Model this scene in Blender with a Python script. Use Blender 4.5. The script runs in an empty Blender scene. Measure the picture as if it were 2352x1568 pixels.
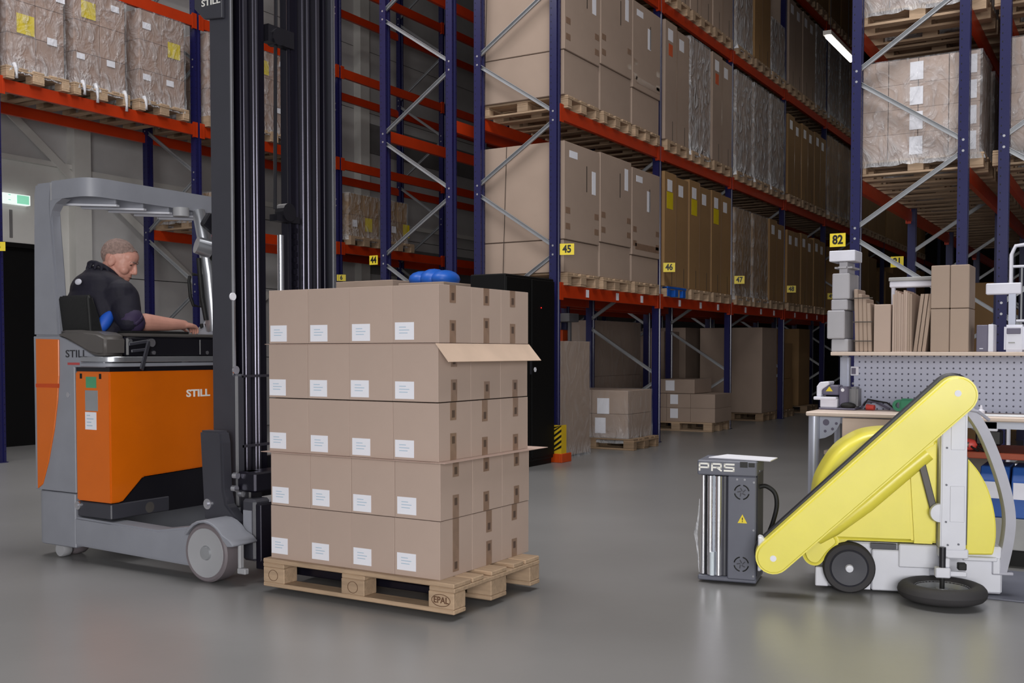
import bpy, bmesh, math, random
from mathutils import Vector, Matrix, Euler, noise
D = bpy.data; SC = bpy.context.scene; COL = SC.collection
RND = random.Random(11)
def rad(a): return math.radians(a)

# ------------------------------------------------------------------ camera
cam_d = D.cameras.new('camera'); cam = D.objects.new('camera', cam_d); COL.objects.link(cam)
cam_d.sensor_fit = 'HORIZONTAL'; cam_d.sensor_width = 36.0; cam_d.lens = 36.0*2400/2352
cam_d.shift_y = 0.045; cam_d.clip_start = 0.05; cam_d.clip_end = 200
cam.location = (0, 0, 1.25); cam.rotation_euler = (rad(88.0), 0, rad(31.0))
SC.camera = cam

# ------------------------------------------------------------------ world, lights, exposure
w = D.worlds.new('hall_daylight'); SC.world = w; w.use_nodes = True
w.node_tree.nodes['Background'].inputs[0].default_value = (0.93, 0.96, 1.0, 1)
w.node_tree.nodes['Background'].inputs[1].default_value = 0.30
SC.view_settings.view_transform = 'Standard'; SC.view_settings.look = 'None'
SC.view_settings.gamma = 1.0; SC.view_settings.exposure = 0.0
SC.view_settings.use_curve_mapping = False
def area(name, loc, rot, sx, sy, power, col=(1, 1, 1)):
    l = D.lights.new(name, 'AREA'); l.shape = 'RECTANGLE'; l.size = sx; l.size_y = sy
    l.energy = power; l.color = col
    o = D.objects.new(name, l); COL.objects.link(o); o.location = loc; o.rotation_euler = rot
    return o
# roof lights over the handling area, dock door daylight behind the camera, dim added lamps above the aisles
area('rooflight_front', (-2.3, 5.6, 8.6), (0, 0, 0), 6.0, 3.2, 560, (1, .99, .98))
area('rooflight_left', (-8.8, 5.2, 8.6), (0, 0, 0), 3.0, 4.6, 300, (1, .98, .97))
area('dock_door_light', (2.7, -4.6, 2.2), (rad(84), 0, rad(27)), 5.0, 3.6, 760, (1, .985, .97))

# ------------------------------------------------------------------ helpers
def lin(c):
    return tuple(((x/255)/12.92 if x/255 <= .04045 else ((x/255+.055)/1.055)**2.4) for x in c[:3])
MAT = {}
def mat(name, rgb, rough=.6, metal=0., var=.08, scale=6., bump=0., bscale=40., rnd=0., stretch=(1, 1, 1), emit=0., coat=0., spec=.5):
    m = D.materials.new(name); m.use_nodes = True; nt = m.node_tree; N = nt.nodes; L = nt.links
    b = N['Principled BSDF']; c = lin(rgb)
    tc = N.new('ShaderNodeTexCoord'); mp = N.new('ShaderNodeMapping'); mp.inputs['Scale'].default_value = stretch
    L.new(tc.outputs['Object'], mp.inputs[0])
    nz = N.new('ShaderNodeTexNoise'); nz.inputs['Scale'].default_value = scale; nz.inputs['Detail'].default_value = 5
    L.new(mp.outputs[0], nz.inputs['Vector'])
    r = N.new('ShaderNodeMapRange'); r.inputs[1].default_value = .3; r.inputs[2].default_value = .7
    r.inputs[3].default_value = 1-var; r.inputs[4].default_value = 1+var
    L.new(nz.outputs[0], r.inputs[0])
    fac = r.outputs[0]
    if rnd:
        oi = N.new('ShaderNodeObjectInfo'); r2 = N.new('ShaderNodeMapRange')
        r2.inputs[3].default_value = 1-rnd; r2.inputs[4].default_value = 1+rnd
        L.new(oi.outputs['Random'], r2.inputs[0])
        mu = N.new('ShaderNodeMath'); mu.operation = 'MULTIPLY'
        L.new(fac, mu.inputs[0]); L.new(r2.outputs[0], mu.inputs[1]); fac = mu.outputs[0]
    vm = N.new('ShaderNodeVectorMath'); vm.operation = 'SCALE'; vm.inputs[0].default_value = c
    L.new(fac, vm.inputs['Scale']); L.new(vm.outputs[0], b.inputs['Base Color'])
    b.inputs['Roughness'].default_value = rough; b.inputs['Metallic'].default_value = metal
    b.inputs['Specular IOR Level'].default_value = spec
    if coat: b.inputs['Coat Weight'].default_value = coat; b.inputs['Coat Roughness'].default_value = .12
    if emit:
        b.inputs['Emission Color'].default_value = (*c, 1); b.inputs['Emission Strength'].default_value = emit
    if bump:
        n2 = N.new('ShaderNodeTexNoise'); n2.inputs['Scale'].default_value = bscale; n2.inputs['Detail'].default_value = 4
        L.new(mp.outputs[0], n2.inputs['Vector'])
        bp = N.new('ShaderNodeBump'); bp.inputs['Strength'].default_value = bump; bp.inputs['Distance'].default_value = .02
        L.new(n2.outputs[0], bp.inputs['Height']); L.new(bp.outputs[0], b.inputs['Normal'])
    MAT[name] = m
    return m
def M(n): return MAT[n]

def wm(o):
    m = o.matrix_basis.copy()
    return wm(o.parent) @ m if o.parent else m
def tag(o, label=None, cat=None, group=None, kind=None):
    if label: o['label'] = label
    if cat: o['category'] = cat
    if group: o['group'] = group
    if kind: o['kind'] = kind
    return o
def thing(name, label, cat, loc=(0, 0, 0), rz=0., group=None, kind=None):
    o = D.objects.new(name, None); COL.objects.link(o); o.location = loc; o.rotation_euler = (0, 0, rz)
    o.empty_display_size = .1
    return tag(o, label, cat, group, kind)
def inst(me, name, parent=None, loc=(0, 0, 0), rot=(0, 0, 0)):
    o = D.objects.new(name, me); COL.objects.link(o)
    if parent:
        o.parent = parent; loc = wm(parent).inverted() @ Vector(loc)
    o.location = loc; o.rotation_euler = rot
    return o
MC = {}
def cached(key, fn):
    if key not in MC: MC[key] = fn()
    return MC[key]

class G:
    def __init__(s): s.v = []; s.f = []
    def add(s, vs, fs):
        n = len(s.v); s.v += [tuple(v) for v in vs]; s.f += [tuple(n+i for i in f) for f in fs]; return s
    def box(s, x0, y0, z0, x1, y1, z1):
        return s.add([(x0, y0, z0), (x1, y0, z0), (x1, y1, z0), (x0, y1, z0), (x0, y0, z1), (x1, y0, z1), (x1, y1, z1), (x0, y1, z1)],
                     [(3, 2, 1, 0), (4, 5, 6, 7), (0, 1, 5, 4), (1, 2, 6, 5), (2, 3, 7, 6), (3, 0, 4, 7)])
    def bar(s, p0, p1, w, h, upv=(0, 0, 1)):
        p0 = Vector(p0); p1 = Vector(p1); d = (p1-p0).normalized(); u = Vector(upv)
        a = d.cross(u)
        if a.length < 1e-4: a = d.cross(Vector((1, 0, 0)))
        a.normalize(); u = a.cross(d).normalized(); a *= w/2; u *= h/2
        return s.add([p0-a-u, p0+a-u, p0+a+u, p0-a+u, p1-a-u, p1+a-u, p1+a+u, p1-a+u],
                     [(3, 2, 1, 0), (4, 5, 6, 7), (0, 1, 5, 4), (1, 2, 6, 5), (2, 3, 7, 6), (3, 0, 4, 7)])
    def tube(s, pts, r, n=10, closed=False):
        pts = [Vector(p) for p in pts]; m = len(pts); rings = []
        rs = r if isinstance(r, (list, tuple)) else [r]*m
        ref = None
        for i, p in enumerate(pts):
            a = pts[(i-1) % m] if (closed or i > 0) else p; b = pts[(i+1) % m] if (closed or i < m-1) else p
            d = (b-a).normalized()
            if ref is None:
                ref = d.cross(Vector((0, 0, 1)))
                if ref.length < .05: ref = d.cross(Vector((1, 0, 0)))
            ref = (ref-d*ref.dot(d)).normalized(); q = d.cross(ref)
            rings.append([p+(ref*math.cos(t)+q*math.sin(t))*rs[i] for t in [2*math.pi*k/n for k in range(n)]])
        vs = [v for rg in rings for v in rg]; fs = []
        for i in range(m if closed else m-1):
            j = (i+1) % m
            for k in range(n): fs.append((i*n+k, i*n+(k+1) % n, j*n+(k+1) % n, j*n+k))
        if not closed:
            fs.append(tuple(range(n))[::-1]); fs.append(tuple((m-1)*n+k for k in range(n)))
        return s.add(vs, fs)
    def cyl(s, p0, p1, r0, r1=None, n=20): return s.tube([p0, p1], [r0, r0 if r1 is None else r1], n)
    def prism(s, poly, axis, a, b):
        def P(u, v, t): return {'x': (t, u, v), 'y': (u, t, v), 'z': (u, v, t)}[axis]
        n = len(poly)
        return s.add([P(u, v, a) for u, v in poly]+[P(u, v, b) for u, v in poly],
                     [tuple(range(n))[::-1], tuple(range(n, 2*n))]+[(i, (i+1) % n, n+(i+1) % n, n+i) for i in range(n)])
    def lathe(s, prof, c, axis='z', n=32):
        c = Vector(c); vs = []; m = len(prof)
        for k in range(n):
            t = 2*math.pi*k/n
            for r, h in prof:
                a, b = r*math.cos(t), r*math.sin(t)
                vs.append(c+Vector({'z': (a, b, h), 'y': (a, h, b), 'x': (h, a, b)}[axis]))
        fs = [(k*m+i, ((k+1) % n)*m+i, ((k+1) % n)*m+i+1, k*m+i+1) for k in range(n) for i in range(m-1)]
        return s.add(vs, fs)
    def ell(s, c, r, rot=None, n=16, m=10):
        c = Vector(c); r = (r, r, r) if isinstance(r, (int, float)) else r; vs = []
        for i in range(m+1):
            ph = math.pi*i/m
            for k in range(n):
                t = 2*math.pi*k/n
                v = Vector((r[0]*math.sin(ph)*math.cos(t), r[1]*math.sin(ph)*math.sin(t), r[2]*math.cos(ph)))
                vs.append(c+(rot @ v if rot else v))
        return s.add(vs, [(i*n+k, (i+1)*n+k, (i+1)*n+(k+1) % n, i*n+(k+1) % n) for i in range(m) for k in range(n)])
    def text(s, body, size, mx, sx=1., bold=0., extr=.001, align='CENTER'):
        cu = D.curves.new('lettering', 'FONT'); cu.body = body; cu.size = size; cu.align_x = align; cu.align_y = 'CENTER'
        cu.extrude = extr; cu.offset = bold; cu.resolution_u = 3
        o = D.objects.new('lettering', cu); COL.objects.link(o)
        dg = bpy.context.evaluated_depsgraph_get(); me = o.evaluated_get(dg).to_mesh()
        vs = [mx @ Vector((v.co.x*sx, v.co.y, v.co.z)) for v in me.vertices]; fs = [tuple(p.vertices) for p in me.polygons]
        o.evaluated_get(dg).to_mesh_clear(); D.objects.remove(o); D.curves.remove(cu)
        return s.add(vs, fs)
    def mesh(s, name, m, smooth=False, bevel=0., seg=1, recalc=True, merge=False):
        me = D.meshes.new(name); me.from_pydata(s.v, [], s.f); me.update()
        if recalc or bevel or merge:
            bm = bmesh.new(); bm.from_mesh(me)
            if merge: bmesh.ops.remove_doubles(bm, verts=bm.verts, dist=1e-5)
            bmesh.ops.recalc_face_normals(bm, faces=bm.faces)
            if bevel:
                bmesh.ops.bevel(bm, geom=[e for e in bm.edges if e.is_manifold and e.calc_face_angle(0) > .6], offset=bevel, segments=seg, affect='EDGES', clamp_overlap=True)
            bm.to_mesh(me); bm.free()
        me.materials.append(M(m) if isinstance(m, str) else m)
        if smooth is True: me.polygons.foreach_set('use_smooth', [True]*len(me.polygons))
        elif smooth: me.polygons.foreach_set('use_smooth', [True]*len(me.polygons)); me.set_sharp_from_angle(angle=rad(smooth))
        me.update(); return me
    def build(s, name, m, parent=None, local=False, **k):
        """one mesh object; verts are world coordinates (or the parent's own when local)"""
        vs = [Vector(v) for v in s.v]
        if parent is not None and not local:
            iv = wm(parent).inverted(); vs = [iv @ v for v in vs]
        lo = Vector([min(v[i] for v in vs) for i in range(3)]); hi = Vector([max(v[i] for v in vs) for i in range(3)])
        c = (lo+hi)/2
        if parent is None: c.z = lo.z
        g = G(); g.v = [tuple(v-c) for v in vs]; g.f = s.f
        o = D.objects.new(name, g.mesh(name, m, **k)); COL.objects.link(o)
        o.parent = parent; o.location = c
        return o
def child_copies(src, dst):
    for ch in src.children:
        c = ch.copy(); COL.objects.link(c); c.parent = dst; child_copies(ch, c)

# ------------------------------------------------------------------ materials
mat('concrete', (130, 129, 129), rough=.30, var=.10, scale=.55, bump=.03, bscale=9)
mat('dark_roof', (52, 48, 46), rough=.8)
mat('wall_panel', (186, 184, 184), rough=.7, var=.03)
mat('wall_white', (206, 204, 200), rough=.7, var=.03)
mat('column_white', (200, 198, 194), rough=.6, var=.03)
mat('girt_grey', (112, 110, 110), rough=.7)
mat('black_void', (10, 10, 11), rough=.5, var=.02, spec=.25)
mat('rack_blue', (28, 28, 76), rough=.28, var=.04, spec=.6)
mat('rack_orange', (180, 50, 8), rough=.42, var=.06)
mat('galvanised', (170, 172, 176), rough=.42, metal=.55, var=.06)
mat('hole_black', (8, 8, 10), rough=.8)
mat('bolt', (200, 200, 205), rough=.3, metal=.8)
mat('wood', (172, 146, 120), rough=.75, var=.16, scale=5, stretch=(1, 9, 9), bump=.15, bscale=14, rnd=.14)
mat('wood_old', (140, 116, 92), rough=.8, var=.2, scale=5, stretch=(1, 9, 9), bump=.15, bscale=14, rnd=.16)
mat('card', (176, 155, 143), rough=.78, var=.04, scale=3, bump=.02, bscale=50, rnd=.03)
mat('card_grey', (160, 140, 126), rough=.78, var=.05, scale=2.5, bump=.02, bscale=30, rnd=.05)
mat('card_brown', (146, 113, 74), rough=.8, var=.08, scale=2.5, rnd=.08)
mat('card_shaded', (154, 128, 114), rough=.8, var=.06, scale=2.5, rnd=.06)  # card darkened in colour for the dimly lit wall rack loads
mat('card_edge', (206, 180, 160), rough=.8)
mat('tape', (138, 112, 94), rough=.28, var=.1, scale=20, coat=.3)
mat('tape_print', (88, 70, 60), rough=.4)
mat('label_white', (232, 232, 240), rough=.55, var=.02)
mat('label_print', (176, 196, 214), rough=.6)
mat('label_yellow', (212, 190, 20), rough=.5, var=.05)
mat('label_orange', (200, 84, 34), rough=.5)
mat('tag_yellow', (232, 208, 50), rough=.45, var=.05)
mat('ink', (14, 14, 14), rough=.5)
mat('strap', (70, 62, 56), rough=.5)
mat('plastic_blue', (26, 92, 190), rough=.42, var=.06)
def film(name, amount, rough=.12, bump=1.0, sc=7.):
    m = D.materials.new(name); m.use_nodes = True; nt = m.node_tree; N = nt.nodes; L = nt.links
    out = N['Material Output']; pr = N['Principled BSDF']
    pr.inputs['Base Color'].default_value = (.75, .76, .80, 1); pr.inputs['Roughness'].default_value = rough
    pr.inputs['Specular IOR Level'].default_value = .9
    tr = N.new('ShaderNodeBsdfTransparent'); tr.inputs[0].default_value = (.97, .97, .97, 1)
    mx = N.new('ShaderNodeMixShader'); tc = N.new('ShaderNodeTexCoord'); mp = N.new('ShaderNodeMapping')
    mp.inputs['Scale'].default_value = (1, 1, .6); L.new(tc.outputs['Object'], mp.inputs[0])
    nz = N.new('ShaderNodeTexNoise'); nz.inputs['Scale'].default_value = sc; nz.inputs['Detail'].default_value = 3.5; nz.inputs['Distortion'].default_value = 2.2
    L.new(mp.outputs[0], nz.inputs['Vector'])
    r = N.new('ShaderNodeMapRange'); r.inputs[1].default_value = .42; r.inputs[2].default_value = .78
    r.inputs[3].default_value = amount*.45; r.inputs[4].default_value = amount*1.9
    L.new(nz.outputs[0], r.inputs[0])
    bp = N.new('ShaderNodeBump'); bp.inputs['Strength'].default_value = bump; bp.inputs['Distance'].default_value = .14
    L.new(nz.outputs[0], bp.inputs['Height']); L.new(bp.outputs[0], pr.inputs['Normal'])
    sp = N.new('ShaderNodeSeparateXYZ'); L.new(tc.outputs['Object'], sp.inputs[0])
    rz = N.new('ShaderNodeMapRange'); rz.inputs[1].default_value = -.06; rz.inputs[2].default_value = .16; rz.inputs[3].default_value = .32; rz.inputs[4].default_value = 0.
    L.new(sp.outputs[2], rz.inputs[0]); ad = N.new('ShaderNodeMath'); ad.operation = 'ADD'; L.new(r.outputs[0], ad.inputs[0]); L.new(rz.outputs[0], ad.inputs[1])
    L.new(ad.outputs[0], mx.inputs[0]); L.new(tr.outputs[0], mx.inputs[1]); L.new(pr.outputs[0], mx.inputs[2])
    L.new(mx.outputs[0], out.inputs[0]); MAT[name] = m
film('film', .22, .10, .9, 5.); film('film_clear', .075, .10, .6, 4.); film('film_heavy', .44, .09, 1.0, 4.)

# ------------------------------------------------------------------ the hall
def struct(name, g, m, parent=None, **k):
    o = g.build(name, m, parent, **k)
    if parent is None: tag(o, kind='structure')
    return o
tag(struct('floor', G().box(-14, -9, -.2, 14, 46, 0), 'concrete'), 'smooth grey polished concrete floor of the warehouse hall', 'floor')
tag(struct('ceiling', G().box(-14, -3.5, 9.2, 14, 46, 9.4), 'dark_roof'), 'dark roof deck high above the racks', 'ceiling')
tag(struct('wall_far', G().box(-14, 45.5, 0, 14, 46, 9.2), 'dark_roof'), 'dark far end wall of the hall', 'wall')
tag(struct('wall_right_added', G().box(9, 9, 0, 9.3, 45.5, 9.2), 'girt_grey'), 'unseen grey side wall added far right to darken the racks', 'wall')  # unseen wall, added to keep light off the rear of the hall
wl = struct('wall_left', G().box(-12.95, -3.5, 0, -12.68, 46, 9.2), 'girt_grey')
tag(wl, 'grey panelled outer wall behind the wall rack', 'wall')
for i in range(8):
    for j, (y0, y1) in enumerate(((-3.5, 3.2), (3.2, 9.3), (9.3, 15.4), (15.4, 21.5), (21.5, 27.6), (27.6, 33.7))):
        if j == 1 and i < 3: continue
        G().box(-12.7, y0+.006, i*1.15+.006, -12.6, y1-.006, (i+1)*1.15-.006).build('wall_panel', 'wall_panel', wl)
for y in (3.2, 9.31, 15.4, 21.5):
    G().box(-12.62, y-.13, 0, -12.44, y+.13, 9.2).build('wall_column', 'column_white', wl)
for z in (3.66,):
    for a, b in ((9.44, 15.27), (15.53, 21.4)): G().box(-12.62, a, z, -12.52, b, z+.08).build('wall_rail', 'column_white', wl)
for z in (2.72, 5.0):
    for a, b in ((15.53, 21.4), (21.63, 30)): G().box(-12.62, a, z, -12.56, b, z+.55).build('wall_girt', 'girt_grey', wl)
for p0, p1 in (((-12.5, 7.9, 4.6), (-12.5, 9.2, 3.6)), ((-12.5, 9.5, 3.6), (-12.5, 12.6, 1.4)), ((-12.5, 11.3, 1.1), (-12.5, 12.9, 2.2)), ((-12.5, 9.45, 6.9), (-12.5, 15.2, 3.2))):
    G().bar(p0, p1, .02, .11).build('wind_brace', 'column_white', wl)
# white office front low on the wall, with the black doorway in it
of = struct('wall_back', G().box(-12.7, 3.4, 2.66, -12.58, 9.18, 3.72), 'wall_white')
tag(of, 'white lower wall front around the black doorway', 'wall')
G().box(-12.7, 3.4, 0, -12.58, 7.6, 2.66).build('wall_panel', 'wall_white', of)
G().box(-12.7, 9.02, 0, -12.58, 9.18, 2.66).build('wall_panel', 'wall_white', of)
G().box(-12.6, 3.4, 3.72, -12.5, 9.18, 3.78).build('wall_coping', 'column_white', of)
G().box(-12.585, 8.3, 2.72, -12.57, 8.34, 3.08).build('cable_conduit', 'girt_grey', of)
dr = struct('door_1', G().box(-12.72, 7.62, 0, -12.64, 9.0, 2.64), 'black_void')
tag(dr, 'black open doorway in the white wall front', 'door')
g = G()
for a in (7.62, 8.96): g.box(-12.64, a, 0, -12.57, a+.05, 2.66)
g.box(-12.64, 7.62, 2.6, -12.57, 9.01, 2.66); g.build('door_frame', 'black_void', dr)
mat('exit_green', (150, 232, 196), rough=.4, emit=.55); mat('exit_white', (240, 250, 246), rough=.4, emit=.75)
ex = thing('exit_sign', 'small lit green and white exit sign on the white wall', 'exit sign', (-12.5, 8.36, 3.16))
G().box(-12.58, 8.17, 3.15, -12.5, 8.55, 3.28).build('sign_case', 'exit_white', ex)
G().box(-12.5, 8.36, 3.16, -12.495, 8.53, 3.27).build('pictogram_panel', 'exit_green', ex)
for z in (3.255, 3.19): G().box(-12.5, 8.24, z, -12.495, 8.27, z+.01).build('pictogram_mark', 'exit_green', ex)
# ------------------------------------------------------------------ pallet racks
def upright_mesh(h):
    def f():
        # open omega post, mouth to +x / -x symmetric
        pf = [(-.045, -.05), (.045, -.05), (.045, -.022), (.03, -.016), (.03, .016), (.045, .022), (.045, .05), (-.045, .05), (-.045, .022), (-.03, .016), (-.03, -.016), (-.045, -.022)]
        g = G().prism(pf, 'z', 0, h); g.box(-.06, -.065, 0, .06, .065, .008); return g.mesh('upright', 'rack_blue')
    return cached(('up', h), f)
def perf_mesh(h):
    def f():
        g = G(); z = .12
        while z < h-.1:
            for x in (-.024,): g.box(x-.004, -.0512, z, x+.004, -.0495, z+.014)
            for s in (-1, 1):
                for y in (-.036, .036): g.box(s*.0445-.001, y-.004, z, s*.0445+.001, y+.004, z+.012)
            z += .075
        return g.mesh('perforations', 'hole_black')
    return cached(('perf', h), f)
def brace_mesh(dx, dz):
    def f():
        g = G(); a = math.atan2(dz, dx); L = math.hypot(dx, dz)
        # open C channel
        for (o0, o1, d0, d1) in ((-.021, .021, -.002, .002), (-.021, -.017, 0, .026), (.017, .021, 0, .026)):
            vs = []
            for t in (0, L):
                for o, d in ((o0, d0), (o1, d0), (o1, d1), (o0, d1)):
                    vs.append((t*math.cos(a)-o*math.sin(a), -d, t*math.sin(a)+o*math.cos(a)))
            g.add(vs, [(3, 2, 1, 0), (4, 5, 6, 7), (0, 1, 5, 4), (1, 2, 6, 5), (2, 3, 7, 6), (3, 0, 4, 7)])
        return g.mesh('brace', 'galvanised')
    return cached(('br', round(dx, 3), round(dz, 3)), f)
def beam_mesh(L, s):
    def f():
        pf = [(0, 0), (s*.025, 0), (s*.025, .14), (-s*.005, .14), (-s*.005, .112), (-s*.025, .112), (-s*.025, 0)]
        return G().prism(pf, 'y', 0, L).mesh('beam', 'rack_orange')
    return cached(('bm', L, s), f)
def conn_mesh(s):
    return cached(('cn', s), lambda: G().box(-.028 if s < 0 else .02, -.03, -.03, -.02 if s < 0 else .028, .05, .17).box(-.028, 0, -.03, .028, .004, .17).mesh('connector', 'rack_orange'))
def bolts_mesh():
    return cached('bolt', lambda: G().cyl((0, -.052, 0), (0, -.045, 0), .012, n=8).mesh('bolt', 'bolt'))
def rack(name, label, xf, xb, ys, h, levels, near=1, z0=.886, skip=(), beam_back=True, group=None):
    s = 1 if xf > xb else -1
    t = thing(name, label, 'pallet rack', ((xf+xb)/2, ys[0], 0), group=group)
    um = upright_mesh(h)
    for k, y in enumerate(ys):
        for x in (xf-s*.045, xb+s*.045):
            u = inst(um, 'upright', t, (x, y, 0))
            if k < near:
                tag(inst(perf_mesh(h), 'perforations', u, (x, y, 0)), kind='stuff')
        z = z0-.7; fr = True; dx = abs(xf-xb)-.09; xa, xz = xf-s*.045, xb+s*.045
        zz = z0-1.5; 
        while zz < h-.8:
            if zz+.05 > .05:
                a = inst(brace_mesh(-s*dx, .65), 'brace', t, (xa, y-.01, zz+.05))
                if k < near:
                    for q in ((xa, zz+.05), (xz, zz+.70)): inst(bolts_mesh(), 'bolt', a, (q[0], y, q[1]))
            if zz+1.45 < h:
                a = inst(brace_mesh(-s*dx, -.65), 'brace', t, (xa, y-.01, zz+1.45))
                if k < near:
                    for q in ((xa, zz+1.45), (xz, zz+.8)): inst(bolts_mesh(), 'bolt', a, (q[0], y, q[1]))
            zz += 1.5
    for k in range(len(ys)-1):
        L = round(ys[k+1]-ys[k]-.1, 3)
        for lv, z in enumerate(levels):
            if (k, lv) in skip: continue
            for side, x in ((s, xf-s*.045), (-s, xb+s*.045)):
                b = inst(beam_mesh(L, side), 'beam', t, (x+side*.02, ys[k]+.05, z-.14))
                if side == s and k < 4:
                    inst(conn_mesh(side), 'connector', b, (x+side*.03, ys[k]+.05, z-.14))
                    inst(conn_mesh(side), 'connector', b, (x+side*.03, ys[k]+.05+L-.02, z-.14))
    return t
YA = [10.4+2.9*k for k in range(10)]
rackA = rack('pallet_rack', 'tall blue and orange pallet rack full of cartons along the aisle, post 45 nearest', -5.64, -6.74, YA, 9.0, (2.0, 4.0, 6.0, 8.0))
rackA2 = rack('pallet_rack', 'empty blue and orange pallet rack standing back to back behind the carton rack', -8.13, -7.05, YA[:6], 9.0, (2.0, 4.0, 6.0, 8.0))
YC = [4.16+2.9*k for k in range(8)]
rackC = rack('pallet_rack', 'long pallet rack against the grey wall behind the forklift', -10.9, -11.95, YC, 9.0, (2.95, 4.28, 5.72, 7.14), near=5, z0=.6, skip={(0, 0), (1, 0)})
YB = [10.45+2.9*k for k in range(8)]
rackB = rack('pallet_rack', 'blue pallet rack end with grey diagonal braces behind the workbench, post 82', -2.43, -1.38, YB, 9.0, (2.95, 4.40, 5.85, 7.3))
rackB2 = rack('pallet_rack', 'pallet rack at the right picture edge behind the white printer', -.08, -1.13, YB[:5], 9.0, (2.95, 4.40, 5.85, 7.3))

def number_plate(parent, txt, loc, w, h, rot, tilt=0):
    """yellow plate with black number, lettering facing local -y, turned by rot about z"""
    mx = Matrix.Translation(loc) @ Matrix.Rotation(rot, 4, 'Z')
    p = G(); p.add([mx @ Vector(v) for v in [(-w/2, -.002, -h/2), (w/2, -.002, -h/2), (w/2, .002, -h/2), (-w/2, .002, -h/2), (-w/2, -.002, h/2), (w/2, -.002, h/2), (w/2, .002, h/2), (-w/2, .002, h/2)]],
                   [(3, 2, 1, 0), (4, 5, 6, 7), (0, 1, 5, 4), (1, 2, 6, 5), (2, 3, 7, 6), (3, 0, 4, 7)])
    o = p.build('number_plate', 'tag_yellow', parent)
    G().text(txt, h*.92, mx @ Matrix.Translation((0, -.003, 0)) @ Matrix.Rotation(rad(90), 4, 'X'), .85, .004).build('number', 'ink', o, recalc=False)
    return o
for i, n in enumerate(('45', '46', '47', '48', '49')):
    number_plate(rackA, n, (-5.50, YA[i]-.055+(.0 if i == 0 else .05), 2.385), .16, .125, rad(20))
for i, n in enumerate(('82', '81', '80')):
    number_plate(rackB, n, (-2.545, YB[i]-.055, 2.33), .15, .13, 0)
number_plate(rackA2, '44', (-8.23, YA[0]-.06, 2.385), .13, .115, 0)
for i, n in ((1, '5'), (3, '6'), (4, '7')):
    number_plate(rackC, n, (-10.87, YC[i]-.02, 2.41), .14, .1, rad(40))
# small location labels along the lowest beam
for k in range(6):
    for o in (.72, 1.55, 2.3):
        G().box(-5.637, YA[k]+o-.035, 1.885, -5.633, YA[k]+o+.035, 1.975).build('beam_label', 'label_white', rackA)
# striped corner guard
mat('guard_orange', (196, 70, 10), rough=.45); mat('guard_yellow', (214, 178, 32), rough=.5)
cg = thing('column_guard', 'yellow and black striped post guard on the orange foot of post 45', 'post guard', (-5.64, 10.3, 0))
G().box(-5.75, 10.27, 0, -5.545, 10.33, .1).box(-5.545, 10.27, 0, -5.52, 10.5, .1).build('foot', 'guard_orange', cg, bevel=.004)
G().box(-5.685, 10.28, .1, -5.545, 10.292, .42).box(-5.545, 10.28, .1, -5.533, 10.4, .42).build('shield', 'guard_yellow', cg)
for i in range(7):
    z = .06+i*.06
    pts = []
    for x, dz in ((-5.685, 0), (-5.533, .11)):
        pts += [(x, z+dz), (x, z+dz+.027)]
    a = [(pts[0][0], max(.1, min(.42, pts[0][1]))), (pts[2][0], max(.1, min(.42, pts[2][1]))), (pts[3][0], max(.1, min(.42, pts[3][1]))), (pts[1][0], max(.1, min(.42, pts[1][1])))]
    if abs(a[0][1]-a[3][1])+abs(a[1][1]-a[2][1]) < .01: continue
    G().prism(a, 'y', 10.276, 10.281).build('black_stripe', 'ink', cg)
# ------------------------------------------------------------------ pallets, cartons, wrapped loads
YT = (-.3275, -.19, 0, .19, .3275); WT = (.145, .1, .145, .1, .145)
def rect(a, b, c, d, e, f): return G().box(a, b, c, d, e, f)
def pallet_pieces():
    out = []
    for x in (-.5275, 0, .5275): out.append(('stringer_board', (.145, .8, .022), (x, 0, .1)))
    for y, wd in zip(YT, WT): out.append(('top_board', (1.2, wd, .022), (0, y, .122)))
    for y, wd in ((-.35, .1), (0, .145), (.35, .1)):
        out.append(('bottom_board', (1.2, wd, .022), (0, y, 0)))
        for x in (-.5275, 0, .5275): out.append(('block', (.145, wd, .078), (x, y, .022)))
    return out
def piece_mesh(n, s, m):
    def f():
        return G().box(-s[0]/2, -s[1]/2, 0, s[0]/2, s[1]/2, s[2]).mesh(n, m, bevel=.004)
    return cached((n, s, m), f)
def pallet(loc, label, full=False, m='wood', group='wooden pallets', name='pallet'):
    if full:
        t = thing(name, label, 'pallet', loc, group=group)
        for n, s, p in pallet_pieces():
            inst(piece_mesh(n, s, m), n, t, Vector(loc)+Vector(p)+Vector((RND.uniform(-.003, .003), 0, 0)))
        return t
    def f():
        g = G()
        for n, s, p in pallet_pieces(): g.box(p[0]-s[0]/2, p[1]-s[1]/2, p[2], p[0]+s[0]/2, p[1]+s[1]/2, p[2]+s[2])
        return g.mesh('pallet', m)
    return tag(inst(cached(('pal', m), f), name, None, loc), label, 'pallet', group)
def carton_mesh(dx, dy, dz, m):
    d = (round(dx, 3), round(dy, 3), round(dz, 3), m)
    return cached(('ct',)+d, lambda: G().box(-dx/2, -dy/2, 0, dx/2, dy/2, dz).mesh('carton', m, bevel=.006 if dx > .5 else .0011))
def carton(x0, y0, z0, x1, y1, z1, label=None, m='card', group=None, parent=None, name='carton', cat='carton', rz=0.):
    o = inst(carton_mesh(x1-x0, y1-y0, z1-z0, m), name, parent, ((x0+x1)/2, (y0+y1)/2, z0), (0, 0, rz))
    if parent is None: tag(o, label, cat, group)
    return o
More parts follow.
